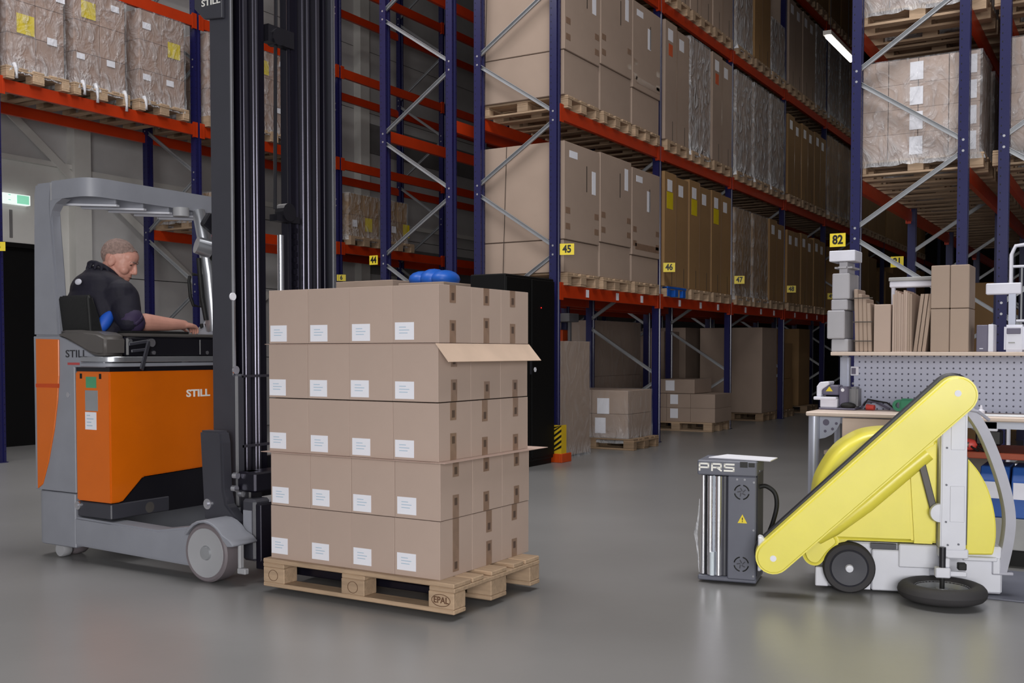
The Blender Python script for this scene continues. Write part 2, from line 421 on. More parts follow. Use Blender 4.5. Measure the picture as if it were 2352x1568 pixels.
def sticker(parent, axis, pos, a0, z0, a1, z1, m='label_white', name='paper_label', th=.0016):
    """flat paper on the +x face (axis x, a = y range) or on the -y face (axis y, a = x range)"""
    g = G()
    if axis == 'x': g.box(pos, a0, z0, pos+th, a1, z1)
    else: g.box(a0, pos-th, z0, a1, pos, z1)
    return g.build(name, m, parent)
def film_mesh(dx, dy, dz, m, seed, amp=.014, skirt=.07, nv=26):
    def f():
        g = G(); n = 72; P = 2*(dx+dy); vs = []; r = .03
        def pt(u):
            u = u % P
            if u < dx: return (-dx/2+u, -dy/2), (0, -1)
            u -= dx
            if u < dy: return (dx/2, -dy/2+u), (1, 0)
            u -= dy
            if u < dx: return (dx/2-u, dy/2), (0, 1)
            u -= dx
            return (-dx/2, dy/2-u), (-1, 0)
        us = []
        for L, off in ((dx, 0), (dy, dx), (dx, dx+dy), (dy, 2*dx+dy)):
            for k in range(18): us.append(off+L*k/18)
        for j in range(nv+1):
            v = j/nv; z = -skirt+v*(dz+skirt+.006)
            for u in us:
                (x, y), (nx, ny) = pt(u)
                q = noise.noise(Vector((x*3+seed*7.1, y*3, z*5)))+.6*noise.noise(Vector((x*9+seed, y*9, z*13)))
                q2 = abs(noise.noise(Vector((x*14, y*14+seed*3, z*4))))
                a = amp*(.9+.7*q+.6*q2)+.004
                if v < .14: a += (.14-v)*.35*(q2+.08)
                vs.append((x+nx*a, y+ny*a, z+(.02*q2 if v < .05 else 0)))
        fs = [(j*n+k, j*n+(k+1) % n, (j+1)*n+(k+1) % n, (j+1)*n+k) for j in range(nv) for k in range(n)]
        fs.append(tuple(nv*n+k for k in range(n)))
        return g.add(vs, fs).mesh('stretch_film', m, smooth=50)
    return cached(('film', round(dx, 2), round(dy, 2), round(dz, 2), m, seed), f)
def wrapped(x0, y0, z0, x1, y1, z1, label, m='card_grey', fm='film', nx=1, ny=2, nz=1, seed=0, group=None, cat='wrapped load'):
    t = thing('wrapped_load', label, cat, ((x0+x1)/2, (y0+y1)/2, z0), group=group)
    for i in range(nx):
        for j in range(ny):
            for k in range(nz):
                a = x0+(x1-x0)*i/nx; b = y0+(y1-y0)*j/ny; c = z0+(z1-z0)*k/nz
                carton(a+.003, b+.003, c+(.002 if k else 0), a+(x1-x0)/nx-.003, b+(y1-y0)/ny-.003, c+(z1-z0)/nz, m=m, parent=t)
    inst(film_mesh(x1-x0, y1-y0, z1-z0, fm, seed), 'stretch_film', t, ((x0+x1)/2, (y0+y1)/2, z0))
    return t

# --- the load on the forks: pallet, five layers of cartons, two slip sheets
PX0, PX1, PY0, PY1, PZ = -3.895, -2.695, 3.965, 4.765, .03
mp_ = pallet((-3.295, 4.365, PZ), 'wooden pallet on the forks under the large stack of labelled cartons', True, group=None)
mat('brand', (96, 66, 46), rough=.8)
for bx, ttl in ((-2.7675, 'EPAL'), (-3.295, ''), (-3.8225, '')):
    ring = [(bx+.052*math.cos(t), PY0-.0015, PZ+.061+.028*math.sin(t)) for t in [2*math.pi*k/24 for k in range(24)]]
    if ttl: G().tube(ring, .0016, 5, True).build('burnt_oval', 'brand', mp_)
    else:
        G().tube([(p[0]*.6+bx*.4, p[1], p[2]) for p in ring], .0013, 5, True).build('burnt_oval', 'brand', mp_)
    if ttl: G().text(ttl, .042, Matrix.Translation((bx, PY0-.001, PZ+.061)) @ Matrix.Rotation(rad(90), 4, 'X'), .95, .0006).build('burnt_letters', 'brand', mp_, recalc=False)
SX0, SX1, SY0, SY1 = -3.87, -2.797, 4.0, 4.83; LH = .2782; Z0 = PZ+.144
cw, cd = (SX1-SX0)/4, (SY1-SY0)/3
LAY = ('bottom', 'second lowest', 'middle', 'second highest', 'top'); COLN = ('leftmost', 'second', 'third', 'corner')
zoff = 0
for L in range(5):
    zb = Z0+L*LH; zt = zb+LH-.003
    if L in (3, 4): zb += .002
    jx = (0, .003, -.006, -.008, -.004)[L]
    for i in range(4):
        for j in range(3):
            vis = j == 0 or i == 3
            if not vis and L < 4: continue
            if j == 0: lb = f'carton with white label, {COLN[i]} along the left face, {LAY[L]} layer of forklift stack'
            elif i == 3: lb = f'taped carton end, {("", "middle", "rearmost")[j]} of the right face, {LAY[L]} layer of forklift stack'
            else: lb = 'carton hidden at the back of the top layer of the forklift stack'
            x0 = SX0+i*cw+jx; y0 = SY0+j*cd
            sx = .0002+RND.uniform(0, .0012)
            o = carton(x0+sx, y0+sx, zb, x0+cw-sx, y0+cd-sx, zt, lb, group='cartons stacked on the forklift pallet')
            if j == 0:
                a = x0+(.012 if i else .004)+RND.uniform(0, .008); zz = zb+(.008 if L != 0 else .02)+RND.uniform(0, .01)
                s = sticker(o, 'y', y0+sx, a, zz, a+.112, zz+.083)
                for q in range(3): sticker(s, 'y', y0+sx-.0016, a+.025, zz+.03+q*.014, a+.025+(.05, .06, .04)[q], zz+.034+q*.014, 'label_print', 'print_line', .0004)
            if i == 3:
                cy = y0+cd/2+RND.uniform(-.025, .015); X = x0+cw-sx
                for tz0, tz1 in ((zt-.095-RND.uniform(-.02, .015), zt), (zb, zb+.1+RND.uniform(-.02, .03))):
                    if L == 0 and j == 0:
                        if tz1 != zt: continue
                        tz0 = zb+.02
                    tp = sticker(o, 'x', X, cy-.026, tz0, cy+.026, tz1, 'tape', 'tape', .001)
                    pz = tz0+.012 if tz1 == zt else tz1-.05
                    sticker(tp, 'x', X+.001, cy-.012, pz, cy+.012, pz+.035, 'tape_print', 'tape_print', .0004)
mat('sheet_card', (182, 156, 144), rough=.75, var=.04)
g = G().box(SX0-.03, SY0-.035, Z0+2*LH-.003, SX1+.05, SY1+.13, Z0+2*LH+.0015)
zs = Z0+2*LH
tag(G().prism([(SX0-.04, zs-.003), (SX1+.05, zs-.003), (SX1+.05, zs-.0005), (SX0-.04, zs-.0005)], 'y', SY0-.03, SY1+.12).build('slip_sheet', 'sheet_card'), 'flat cardboard slip sheet sticking out between the middle stack layers', 'cardboard sheet')
z4 = Z0+4*LH
fs = thing('slip_sheet', 'cardboard sheet under the top carton layer with its edge folded down', 'cardboard sheet', ((SX0+SX1)/2, (SY0+SY1)/2, z4-.003))
G().box(SX0-.03, SY0-.004, z4-.003, SX1, SY1+.002, z4-.0005).build('flat_sheet', 'sheet_card', fs)
g = G().add([(SX1-.002, SY0-.03, z4-.003), (SX1-.002, SY1+.002, z4-.003), (SX1+.055, SY1+.03, z4-.088), (SX1+.055, SY0-.008, z4-.088),
             (SX1-.001, SY0-.03, z4), (SX1-.001, SY1+.002, z4), (SX1+.059, SY1+.03, z4-.086), (SX1+.059, SY0-.008, z4-.086)],
            [(0, 1, 2, 3), (7, 6, 5, 4), (0, 4, 5, 1), (1, 5, 6, 2), (2, 6, 7, 3), (3, 7, 4, 0)])
g.build('folded_flap', 'card_edge', fs)

# --- rack loads
BAYN = ('nearest bay', 'second bay', 'third bay', 'fourth bay', 'fifth bay', 'sixth bay', 'seventh bay', 'eighth bay', 'ninth bay')
POSN = ('left', 'middle', 'right'); LVN = ('lowest beam', 'second beam', 'third beam', 'top beam')
LOADS = {
 (0, 0): ('B', 'B', 'B'), (0, 1): ('B', 'B', 'B'), (0, 2): ('B', 'B', 'B'),
 (1, 0): ('P', 'P', 'P'), (1, 1): ('P', 'w', 'P'), (1, 2): ('P', 'P', 'P'),
 (2, 0): ('W', 'W', 'P'), (2, 1): ('w', 'w', 'w'), (2, 2): ('w', 'P', 'w'),
 (3, 0): ('P', 'P', 'P'), (3, 1): ('P', 'P', 'P'), (3, 2): ('P', 'P', 'w'),
 (4, 1): ('W', 'W', 'W'), (4, 2): ('w', 'w', 'W'), (3, 3): ('S', 'S', 'S'), (4, 3): ('S', 'S', 'S'),
 (5, 0): ('S', 'S', ''), (5, 1): ('S', 'S', 'S'), (5, 2): ('S', '', 'S'), (6, 0): ('S', 'S', 'S'), (6, 1): ('S', 'S', 'S'), (6, 2): ('S', 'S', 'S'), (7, 0): ('S', 'S', 'S'), (7, 1): ('S', 'S', 'S'), (7, 2): ('S', 'S', 'S')}
HGT = {(0, 0): 1.48, (0, 1): 1.6, (1, 0): 1.56, (1, 1): 1.63, (2, 0): 1.42, (2, 1): 1.6, (3, 0): 1.36, (2, 2): 1.5, (3, 1): 1.45}
AG = 'goods on the long aisle rack'
for (k, lv), row in LOADS.items():
    for j, ty in enumerate(row):
        if not ty: continue
        yc = YA[k]+(.53, 1.45, 2.37)[j]; zb = (2.0, 4.0, 6.0, 8.0)[lv]; H = HGT.get((k, lv), 1.58)
        where = f'{POSN[j]} place in the {BAYN[k]}, {LVN[lv]}'
        if lv == 3 or (k, lv) == (2, 2): H *= (.8, 1, .62)[j]
        pallet((-6.19, yc, zb), f'pallet under the goods, {where}', full=(k == 0 and lv < 2), group='pallets on the long aisle rack')
        z = zb+.146; x0, x1 = -6.76, -5.61; hw = .445; y0, y1 = yc-hw, yc+hw
        if ty == 'B':
            hl = (.37, .5, .5)[lv]+(0, .05, -.03)[j]; H2 = H+(0, .02, -.02)[j]
            carton(x0, y0+.01, z, x1-.015, y1-.01, z+hl, f'low brown carton at the bottom, {where}', 'card_grey', AG)
            u = carton(x0+.01, y0, z+hl+.004, x1, y1, z+H2, f'tall plain carton on a low one, {where}', 'card_grey', AG)
            zt = z+H2
            if j != 1: sticker(u, 'x', x1, y0+.12, zt-.17, y0+.32, zt-.09)
            sticker(u, 'x', x1, y1-.2+(-.22 if j == 2 else 0)*1, zt-.52+(.15 if j == 1 else 0), y1-.1+(-.22 if j == 2 else 0), zt-.25+(.15 if j == 1 else 0))
            for q in range(2):
                sticker(u, 'x', x1, y0+.03, z+hl+.12+.18*q, y0+.14, z+hl+.19+.18*q, 'tape', 'print_mark')
                sticker(u, 'x', x1, y1-.13, z+hl+.12+.18*q, y1-.02, z+hl+.19+.18*q, 'tape', 'print_mark')
            if j == 2: sticker(u, 'x', x1, y0+.1, z+hl+.08, y1-.03, z+hl+.16, 'tape', 'tape')
            sticker(u, 'x', x1, yc+.1, z+hl+.6, yc+.12, z+hl+.9, 'strap', 'hand_slot')
            if j == 0:
                for xx, ln in ((-6.42 if lv == 0 else -6.68, 0),):
                    G().bar((xx, y0-.004, z), (xx+.05, y0-.004, zt), .012, .003, (1, 0, 0)).build('strap', 'strap', u)
        elif ty == 'P':
            m = 'card_grey' if (k, lv) in ((1, 1), (1, 2), (3, 2)) else 'card_brown'
            sp = yc-.02
            for q, (a, b) in enumerate(((y0, sp-.004), (sp+.004, y1))):
                hq = H-(.03 if q else 0)+RND.uniform(-.02, .02)
                c = carton(x0, a, z, x1-(.01 if q else 0), b, z+hq, f'{("left", "right")[q]} carton of a tall pair, {where}', m, AG)
                X = x1-(.01 if q else 0); zt = z+hq
                if k < 4:
                    sticker(c, 'x', X, a+.1, zt-.26, a+.27, zt-.1)
                    if (k, lv) == (1, 0) and q == 0: sticker(c, 'x', X, a+.08, zt-.5, a+.3, zt-.27, 'label_yellow', 'yellow_label')
                    if (k, lv) == (1, 1) and q == 0: sticker(c, 'x', X, a+.12, zt-.46, a+.26, zt-.3, 'label_orange', 'orange_label')
                    sticker(c, 'x', X, b-.16, z+.02, b-.145, z+.28, 'strap', 'hand_slot')
                    sticker(c, 'x', X, b-.012, z+.01, b-.001, zt-.01, 'tape', 'seam_tape')
        elif ty in 'Ww':
            wrapped(x0+.04, y0+.03, z, x1-.02, y1-.03, z+H, f'load of cartons in shiny stretch film, {where}', 'card_brown' if ty == 'W' else 'card_grey',
                    'film' if ty == 'W' else 'film_heavy', 1, 2, 2 if ty == 'w' else 1, (k*5+j+lv) % 4, 'wrapped loads on the long aisle rack')
        else:
            carton(x0, y0, z, x1, y1, z+H*RND.uniform(.7, 1), f'single large carton, {where}', 'card_brown', AG)
# blue plastic pallet edge beside post 46
bp = thing('plastic_pallet', 'bright blue plastic pallet end on the lowest beam beside post 46', 'pallet', (-5.6, 13.75, 2.0))
for a in (13.44, 13.72, 14.0): G().box(-5.66, a, 2.003, -5.585, a+.12, 2.11).build('block', 'plastic_blue', bp, bevel=.008)
G().box(-5.66, 13.43, 2.11, -5.58, 14.13, 2.142).build('deck', 'plastic_blue', bp, bevel=.004)

# --- floor goods under the long rack
FG = 'goods on the floor under the long rack'
t = wrapped(-6.55, 10.66, .02, -5.75, 11.42, 1.365, 'tall film-wrapped carton standing on the floor beside the striped guard', 'card_grey', 'film_clear', 1, 1, 1, 1, FG)
pallet((-6.02, 12.38, 0), 'pallet under the low wrapped cartons between posts 45 and 46', True, 'wood_old')
t = wrapped(-6.55, 12.02, .146, -5.52, 12.78, .75, 'low film-wrapped block of labelled cartons between posts 45 and 46', 'card_grey', 'film_clear', 2, 1, 2, 2, FG)
for a, z0, s in ((-6.42, .45, .14), (-5.95, .45, .17), (-6.42, .18, .14), (-5.98, .2, .15)): sticker(t, 'y', 12.022, a, z0, a+s, z0+.2)
pallet((-6.22, 15.72, 0), 'pale pallet under the flat cartons between posts 46 and 47', True)
for L in range(2):
    for i in range(3):
        x0 = -6.78+i*.4
        o = carton(x0, 15.35, .146+L*.22, x0+.395, 16.10, .146+L*.22+.217, f'flat carton in the {("bottom", "middle")[L]} layer, {("left", "middle", "right")[i]}, pallet between posts 46 and 47', 'card_grey', FG)
        if i < 2: sticker(o, 'y', 15.35, x0+.06, .2+L*.22, x0+.19, .35+L*.22)
o = carton(-6.5, 15.35, .588, -5.92, 16.10, .81, 'flat carton alone on top of the pallet between posts 46 and 47', 'card_grey', FG)
sticker(o, 'y', 15.35, -6.4, .63, -6.25, .79)
pallet((-6.32, 18.58, 0), 'pallet under the tall plain carton behind post 47', True, 'wood_old')
carton(-6.9, 18.15, .146, -5.74, 19.02, 1.67, 'tall wide plain carton on a pallet just behind post 47', 'card_grey', FG)
pallet((-6.32, 19.7, 0), 'pallet under the yellowish stack beyond post 47', False, 'wood_old')
carton(-6.9, 19.28, .146, -5.74, 20.1, .72, 'lower yellowish carton of the stack beyond post 47', 'card_brown', FG)
carton(-6.9, 19.28, .724, -5.76, 20.1, 1.4, 'upper yellowish carton of the stack beyond post 47', 'card_brown', FG)
pallet((-6.32, 21.45, 0), 'pallet under the narrow brown carton near post 48', False, 'wood_old')
carton(-6.8, 21.05, .146, -5.9, 21.85, 1.7, 'narrow brown carton on a pallet near post 48', 'card_brown', FG)
wrapped(-8.03, 14.3, .0, -7.16, 16.1, 1.72, 'large pale carton block behind the crossed braces under the long rack', 'card_grey', 'film_clear', 1, 1, 2, 3, FG)
carton(-8.0, 17.2, .0, -7.2, 17.9, 1.6, 'upright pale carton in the dark behind the flat cartons', 'card_grey', FG)
carton(-8.02, 18.1, .0, -7.16, 19.0, 1.68, 'broad pale carton in the dark behind the flat cartons', 'card_grey', FG)
carton(-8.02, 19.2, .0, -7.16, 20.0, 1.66, 'second broad pale carton farther in the dark under the rack', 'card_grey', FG)
carton(-8.02, 20.6, .0, -7.16, 21.9, 1.55, 'brown carton deep in the dark under the long rack', 'card_brown', FG)
# small grey strapping machine behind the tall wrapped carton
sm = thing('strapping_machine', 'grey topped frame with dark machine head behind the tall wrapped carton', 'machine', (-6.55, 12.2, 0))
mat('grey_metal', (128, 128, 132), rough=.45, metal=.3); mat('dark_metal', (40, 40, 46), rough=.4, metal=.3)
G().box(-7.25, 12.95, 1.66, -6.85, 13.25, 1.78).build('top_cover', 'grey_metal', sm, bevel=.008)
for x in (-7.2, -6.92): G().box(x-.02, 13.08, 0, x+.02, 13.12, 1.66).build('leg', 'grey_metal', sm)
G().box(-7.12, 13.02, 1.2, -6.99, 13.2, 1.55).build('machine_head', 'guard_orange', sm, bevel=.01)
G().box(-7.18, 13.0, 1.1, -6.9, 13.22, 1.18).build('tray', 'dark_metal', sm)

# --- wall rack goods
CG = 'wrapped loads on the wall rack'
CL = ((7.17, 7.9, 'nearest to the left picture edge'), (8.03, 8.76, 'second from the left picture edge'), (8.97, 9.7, 'third from the left picture edge'), (10.1, 10.84, 'just behind the mast, first'), (10.95, 11.7, 'behind the mast, second'), (11.85, 12.6, 'behind the mast, third'))
for i, (a, b, wds) in enumerate(CL):
    pallet((-11.42, (a+b)/2, 4.28), f'pallet on the wall rack, {wds}', i < 3, group='pallets on the wall rack')
    t = wrapped(-12.0, a, 4.426, -10.86, b, 5.55, f'film-wrapped brown load on the wall rack, {wds}', 'card_shaded', 'film', 1, 2, 3, i % 4, CG)
    for (f0, z0, s, m) in (((.12, 4.82, .22, 'label_yellow'), (.5, 4.78, .13, 'label_white'), (.62, 5.3, .12, 'label_white')), ((.1, 5.22, .2, 'label_yellow'), (.03, 4.72, .11, 'label_white'), (.45, 4.72, .12, 'label_white'), (.52, 5.4, .12, 'label_white')), ((.45, 5.05, .2, 'label_yellow'), (.05, 4.68, .12, 'label_white'), (.42, 4.68, .12, 'label_white'), (.05, 5.32, .13, 'label_white')))[i % 3]:
        sticker(t, 'x', -10.855, a+f0, z0, a+f0+s, z0+(s if m == 'label_yellow' else s*.62), m, 'yellow_label' if m == 'label_yellow' else 'paper_label')
mat('film_white', (206, 206, 212), rough=.2, var=.05, bump=.6, bscale=20)
for i, (t, ys) in enumerate(zip([o for o in COL.objects if o.name.startswith('wrapped_load') and 'picture edge' in o['label'] and 'wall rack' in o['label']], ((7.24,), (8.12, 8.3, 8.72), (9.02,)))):
    for k, y in enumerate(ys):
        L = (.1, .16, .07)[k]*(2.6 if (i, k) == (1, 2) else 1)
        G().tube([(-10.845, y, 4.46), (-10.82, y+.01, 4.40), (-10.815, y+.015, 4.40-L*.6), (-10.825, y+.02, 4.40-L)], [.03, .025, .014, .02], 6).build('film_tail', 'film_white', t, smooth=True)
for i, (a, b, zt, wds) in enumerate(((10.2, 10.95, 3.42, 'over the driver'), (13.03, 13.82, 3.78, 'right of the mast'), (14.05, 14.6, 3.78, 'seen through the empty frame'))):
    pallet((-11.42, (a+b)/2, 2.95), f'pallet on the low wall rack beam {wds}', False, group='pallets on the wall rack')
    t = wrapped(-12.0, a, 3.096, -10.88, b, zt, f'small wrapped load on the low wall rack beam {wds}', 'card_brown', 'film', 1, 2, 2, i, CG)
    sticker(t, 'x', -10.875, a+.42, 3.2, a+.6, 3.42, 'label_yellow', 'yellow_label')
    sticker(t, 'x', -10.875, a+.1, 3.25, a+.22, 3.36); 
# --- goods on the rack behind the workbench
BG = 'goods on the rack behind the workbench'
def bload(k, y, z, nz, hz, label, fm='film'):
    pallet((-1.87, y, z), f'pallet under the {label}', k == 0, group='pallets on the workbench rack')
    t = wrapped(-2.40, y-.39, z+.146, -1.31, y+.39, z+.146+nz*hz, label, 'card', fm, 4, 1, nz, (int(y*3)) % 4, BG)
    if k == 0:
        for q in range(nz):
            zq = z+.146+q*hz
            for xx in (-1.93, -1.46): sticker(t, 'y', y-.392, xx, zq+.03, xx+.12, zq+.2)
    return t
for lv, z in enumerate((2.95, 4.40, 5.85)):
    for k in range(3):
        for j in range(3):
            y = YB[k]+(.53, 1.45, 2.37)[j]
            bload(k*3+j+lv*9, y, z, 4, (.235, .24, .2)[lv], f'wrapped carton block on the workbench rack, {("lower", "upper", "topmost")[lv]} level, {("first", "second", "third", "fourth", "fifth", "sixth", "seventh", "eighth", "ninth")[k*3+j]} in depth')
for lv, z in enumerate((2.95, 4.40)):
    for j in range(2):
        y = YB[0]+(.53, 1.45)[j]
        pallet((-.6, y, z), f'pallet at the right picture edge, {("lower", "upper")[lv]} level, {("front", "rear")[j]}', j == 0, group='pallets on the workbench rack')
        wrapped(-1.12, y-.39, z+.146, -.05, y+.39, z+1.15, f'wrapped carton block at the right picture edge, {("lower", "upper")[lv]} level, {("front", "rear")[j]}', 'card', 'film', 4, 1, 4, j, BG)
carton(-2.3, 15.0, 0, -1.5, 15.9, 2.15, 'tall yellowish carton standing behind the bundled boards in the dark', 'card_brown', BG)
carton(-2.4, 18.0, 0, -1.5, 19.0, 1.9, 'brown carton deep behind the workbench', 'card_brown', BG)

# --- black cabinet and two loads at the rack end
bc = thing('steel_cabinet', 'tall black steel cabinet against the rack end beside post 45', 'cabinet', (-5.82, 9.7, 0))
G().box(-6.04, 9.2, .06, -5.61, 10.24, 2.05).build('body', 'black_void', bc, bevel=.01)
for a in (9.21, 9.73): G().box(-5.61, a, .1, -5.598, a+.505, 2.02).build('door', 'black_void', bc, bevel=.004)
G().box(-6.02, 9.22, 0, -5.63, 10.22, .06).build('plinth', 'black_void', bc)
G().box(-5.598, 9.69, 1.0, -5.58, 9.71, 1.14).build('handle', 'dark_metal', bc)
G().cyl((-5.598, 9.8, 1.05), (-5.594, 9.8, 1.05), .028, n=6).build('round_sticker', 'label_white', bc)
mat('red_led', (220, 30, 24), rough=.4, emit=.6)
G().ell((-5.596, 9.93, 1.72), .008).build('indicator_lamp', 'red_led', bc)
carton(-8.0, 9.25, 0, -7.1, 10.05, 2.04, 'tall grey-brown carton behind the forklift stack', 'card_grey', FG)
carton(-7.06, 9.3, 0, -6.45, 10.0, 2.0, 'tall carton carrying a blue plastic bag behind the forklift stack', 'card_grey', FG)
g = G()
for i in range(3): g.ell((-6.93+i*.15, 9.6, 2.05), (.15, .2, .1+.02*(i == 1)), None, 14, 8)
tag(g.build('plastic_bag', 'plastic_blue', smooth=True), 'bright blue plastic bag lying on a carton behind the forklift stack', 'plastic bag')
# fluorescent lamp over the aisle
mat('lamp_tube', (250, 248, 240), emit=6.0)
LAMPS = [(-4.03, 15.7+3*k, 5.87, ('nearest', 'second', 'third', 'fourth', 'fifth', 'sixth')[k]+' in the row over the aisle') for k in range(6)]
for i, (lx, ly, lz, lw) in enumerate(LAMPS+[(-4.03, 12.5, 8.8, 'added unseen under the roof over the aisle mouth'), (-9.5, 11.0, 8.8, 'added unseen under the roof beside the wall rack')]):  # the last two are unseen, added for glints on the film
    lp = thing('aisle_lamp', f'white fluorescent tube lamp {lw}', 'lamp', (lx, ly+.75, lz), group='tube lamps')
    G().box(lx-.06, ly, lz+.03, lx+.06, ly+1.5, lz+.09).build('lamp_housing', 'column_white', lp)
    G().cyl((lx, ly+.02, lz), (lx, ly+1.48, lz), .03, n=10).build('lamp_tube', 'lamp_tube', lp)
    for y in (ly+.2, ly+1.3): G().cyl((lx, y, lz+.09), (lx, y, 9.2), .006, n=6).build('hanger', 'dark_metal', lp)
    if i > 5:
        o = area('added_lamp_light', (lx, ly+.75, lz-.05), (0, 0, 0), .12, 1.4, 16, (1, .95, .88)); o.parent = lp; o.location = (0, 0, -.05)
# ------------------------------------------------------------------ the reach truck
mat('robot_white', (214, 215, 224), rough=.42, var=.03)
mat('truck_orange', (214, 102, 2), rough=.38, var=.03, coat=.25)
mat('truck_grey', (138, 140, 149), rough=.45, var=.05)
mat('truck_dark', (58, 58, 66), rough=.42, var=.05)
mat('truck_black', (20, 19, 26), rough=.42, var=.05)
mat('mast_black', (30, 28, 40), rough=.3, metal=.5, var=.06, scale=3, stretch=(8, 8, .5))
mat('mast_edge', (96, 94, 106), rough=.28, metal=.8)
mat('truck_silver', (176, 178, 184), rough=.28, metal=.75)
mat('tyre_grey', (112, 104, 108), rough=.6, var=.05)
mat('hub_white', (158, 158, 162), rough=.5, var=.04)
mat('seat_black', (17, 17, 18), rough=.65, bump=.1)
mat('console_grey', (84, 80, 78), rough=.5)
mat('chrome', (215, 215, 222), rough=.18, metal=.9)
mat('sticker_green', (76, 150, 110), rough=.5); mat('text_white', (240, 238, 232), rough=.5); mat('text_dark', (46, 46, 52), rough=.5); mat('text_red', (176, 70, 70), rough=.5)
F = thing('reach_truck', 'orange and grey reach truck with tall black mast lifting the carton stack', 'forklift', (-5.0, 4.6, 0))
YN, YF = 3.97, 5.20
def arc(cx, cz, r, a0, a1, n=6): return [(cx+r*math.cos(rad(a0+(a1-a0)*i/n)), cz+r*math.sin(rad(a0+(a1-a0)*i/n))) for i in range(n+1)]
# rear frame: lower block, grey shell, orange corner panels
low = arc(-5.72, YN+.08, .08, 180, 270)+[(-5.42, YN), (-5.42, YF)]+arc(-5.72, YF-.08, .08, 90, 180)
G().prism(low, 'z', .075, .40).build('rear_frame', 'truck_grey', F, bevel=.006, smooth=35)
shell = [(-5.795, .405), (-5.41, .405), (-5.41, 1.155), (-5.14, 1.155), (-5.14, 1.2), (-5.22, 1.215), (-5.36, 1.275), (-5.5, 1.325), (-5.56, 1.34), (-5.795, 1.34)]
G().prism(shell, 'y', YN, YN+.06).build('side_shell', 'truck_grey', F, bevel=.004)
G().prism(shell, 'y', YF-.06, YF).build('side_shell', 'truck_grey', F, bevel=.004)
G().box(-5.795, YN+.06, .405, -5.745, YF-.06, 1.34).build('rear_shell', 'truck_grey', F)
op = [(-5.765, 1.325), (-5.545, 1.32), (-5.548, 1.1), (-5.565, .95), (-5.6, .78), (-5.66, .58), (-5.72, .44), (-5.768, .41)]
side = G().prism(op, 'y', YN-.007, YN+.01).build('corner_panel', 'truck_orange', F, bevel=.003)
G().prism([(-5.768, 1.052), (-5.55, 1.055), (-5.552, 1.03), (-5.768, 1.03)], 'y', YN-.0085, YN).build('reflector_strip', 'guard_orange', side)
G().prism(op, 'y', YF-.01, YF+.007).build('corner_panel', 'truck_orange', F, bevel=.003)
G().cyl((-5.469, YN-.004, .99), (-5.469, YN+.004, .99), .016, n=14).build('lock', 'chrome', F)
# battery body
fp = [(YN, 1.13), (YF, 1.13), (YF, .53), (4.70, .515), (4.205, .5), (4.06, .372), (4.03, .366), (YN, .366)]
bat = G().prism(fp, 'x', -5.405, -5.096).build('battery_cover', 'truck_orange', F, bevel=.008, seg=2, smooth=40)
G().prism([(YN+.004, .27), (4.40, .27), (4.40, .36), (4.07, .36), (YN+.004, .36)], 'x', -5.405, -5.1).build('skirt', 'truck_dark', F, bevel=.006)
G().prism([(4.03, .27), (YF, .27), (YF, .525), (4.70, .51), (4.21, .495), (4.065, .366)], 'x', -5.3, -5.106).build('front_recess', 'truck_black', F)
G().box(-5.41, YN+.012, 1.13, -5.108, YF, 1.157).build('seal', 'truck_black', F)
G().cyl((-5.106, 4.25, .31), (-5.1, 4.25, .31), .033, n=18).build('cap', 'console_grey', F)
for x, z in ((-5.392, .335),): G().cyl((x, YN-.006, z), (x, YN+.01, z), .026, n=14).cyl((x, YN-.012, z), (x, YN, z), .012, n=8).build('tie_down_ring', 'chrome', F)
for x in (-5.35, -5.177): G().box(x-.01, YN-.001, 1.088, x+.01, YN+.003, 1.118).build('slot', 'hole_black', bat)
Y = YN
sticker(bat, 'y', Y, -5.305, 1.035, -5.212, 1.1, 'sticker_green', 'green_label'); sticker(bat, 'y', Y, -5.313, .9, -5.2, 1.02, 'galvanised', 'type_plate')
wl_ = sticker(bat, 'y', Y, -5.315, .79, -5.215, .893, 'label_white', 'paper_label')
for i in range(4): sticker(wl_, 'y', Y-.0016, -5.3, .81+i*.02, -5.3+(.05, .04, .06, .03)[i], .816+i*.02, 'label_print', 'print_line', .0004)
FX = Matrix.Rotation(rad(90), 4, 'Z') @ Matrix.Rotation(rad(90), 4, 'X')      # lettering on a +x face
FY = Matrix.Rotation(rad(90), 4, 'X')                                           # lettering on a -y face
G().text('STILL', .062, Matrix.Translation((-5.0955, 4.632, .984)) @ FX, 1.35, .002).build('lettering', 'text_white', bat, recalc=False)
G().text('STILL', .062, Matrix.Translation((-5.39, YN-.001, 1.232)) @ FY, 1.4, .0006).build('lettering', 'text_dark', F, recalc=False)
sticker(F, 'y', YN, -5.47, 1.168, -5.36, 1.182, 'text_red', 'red_mark')
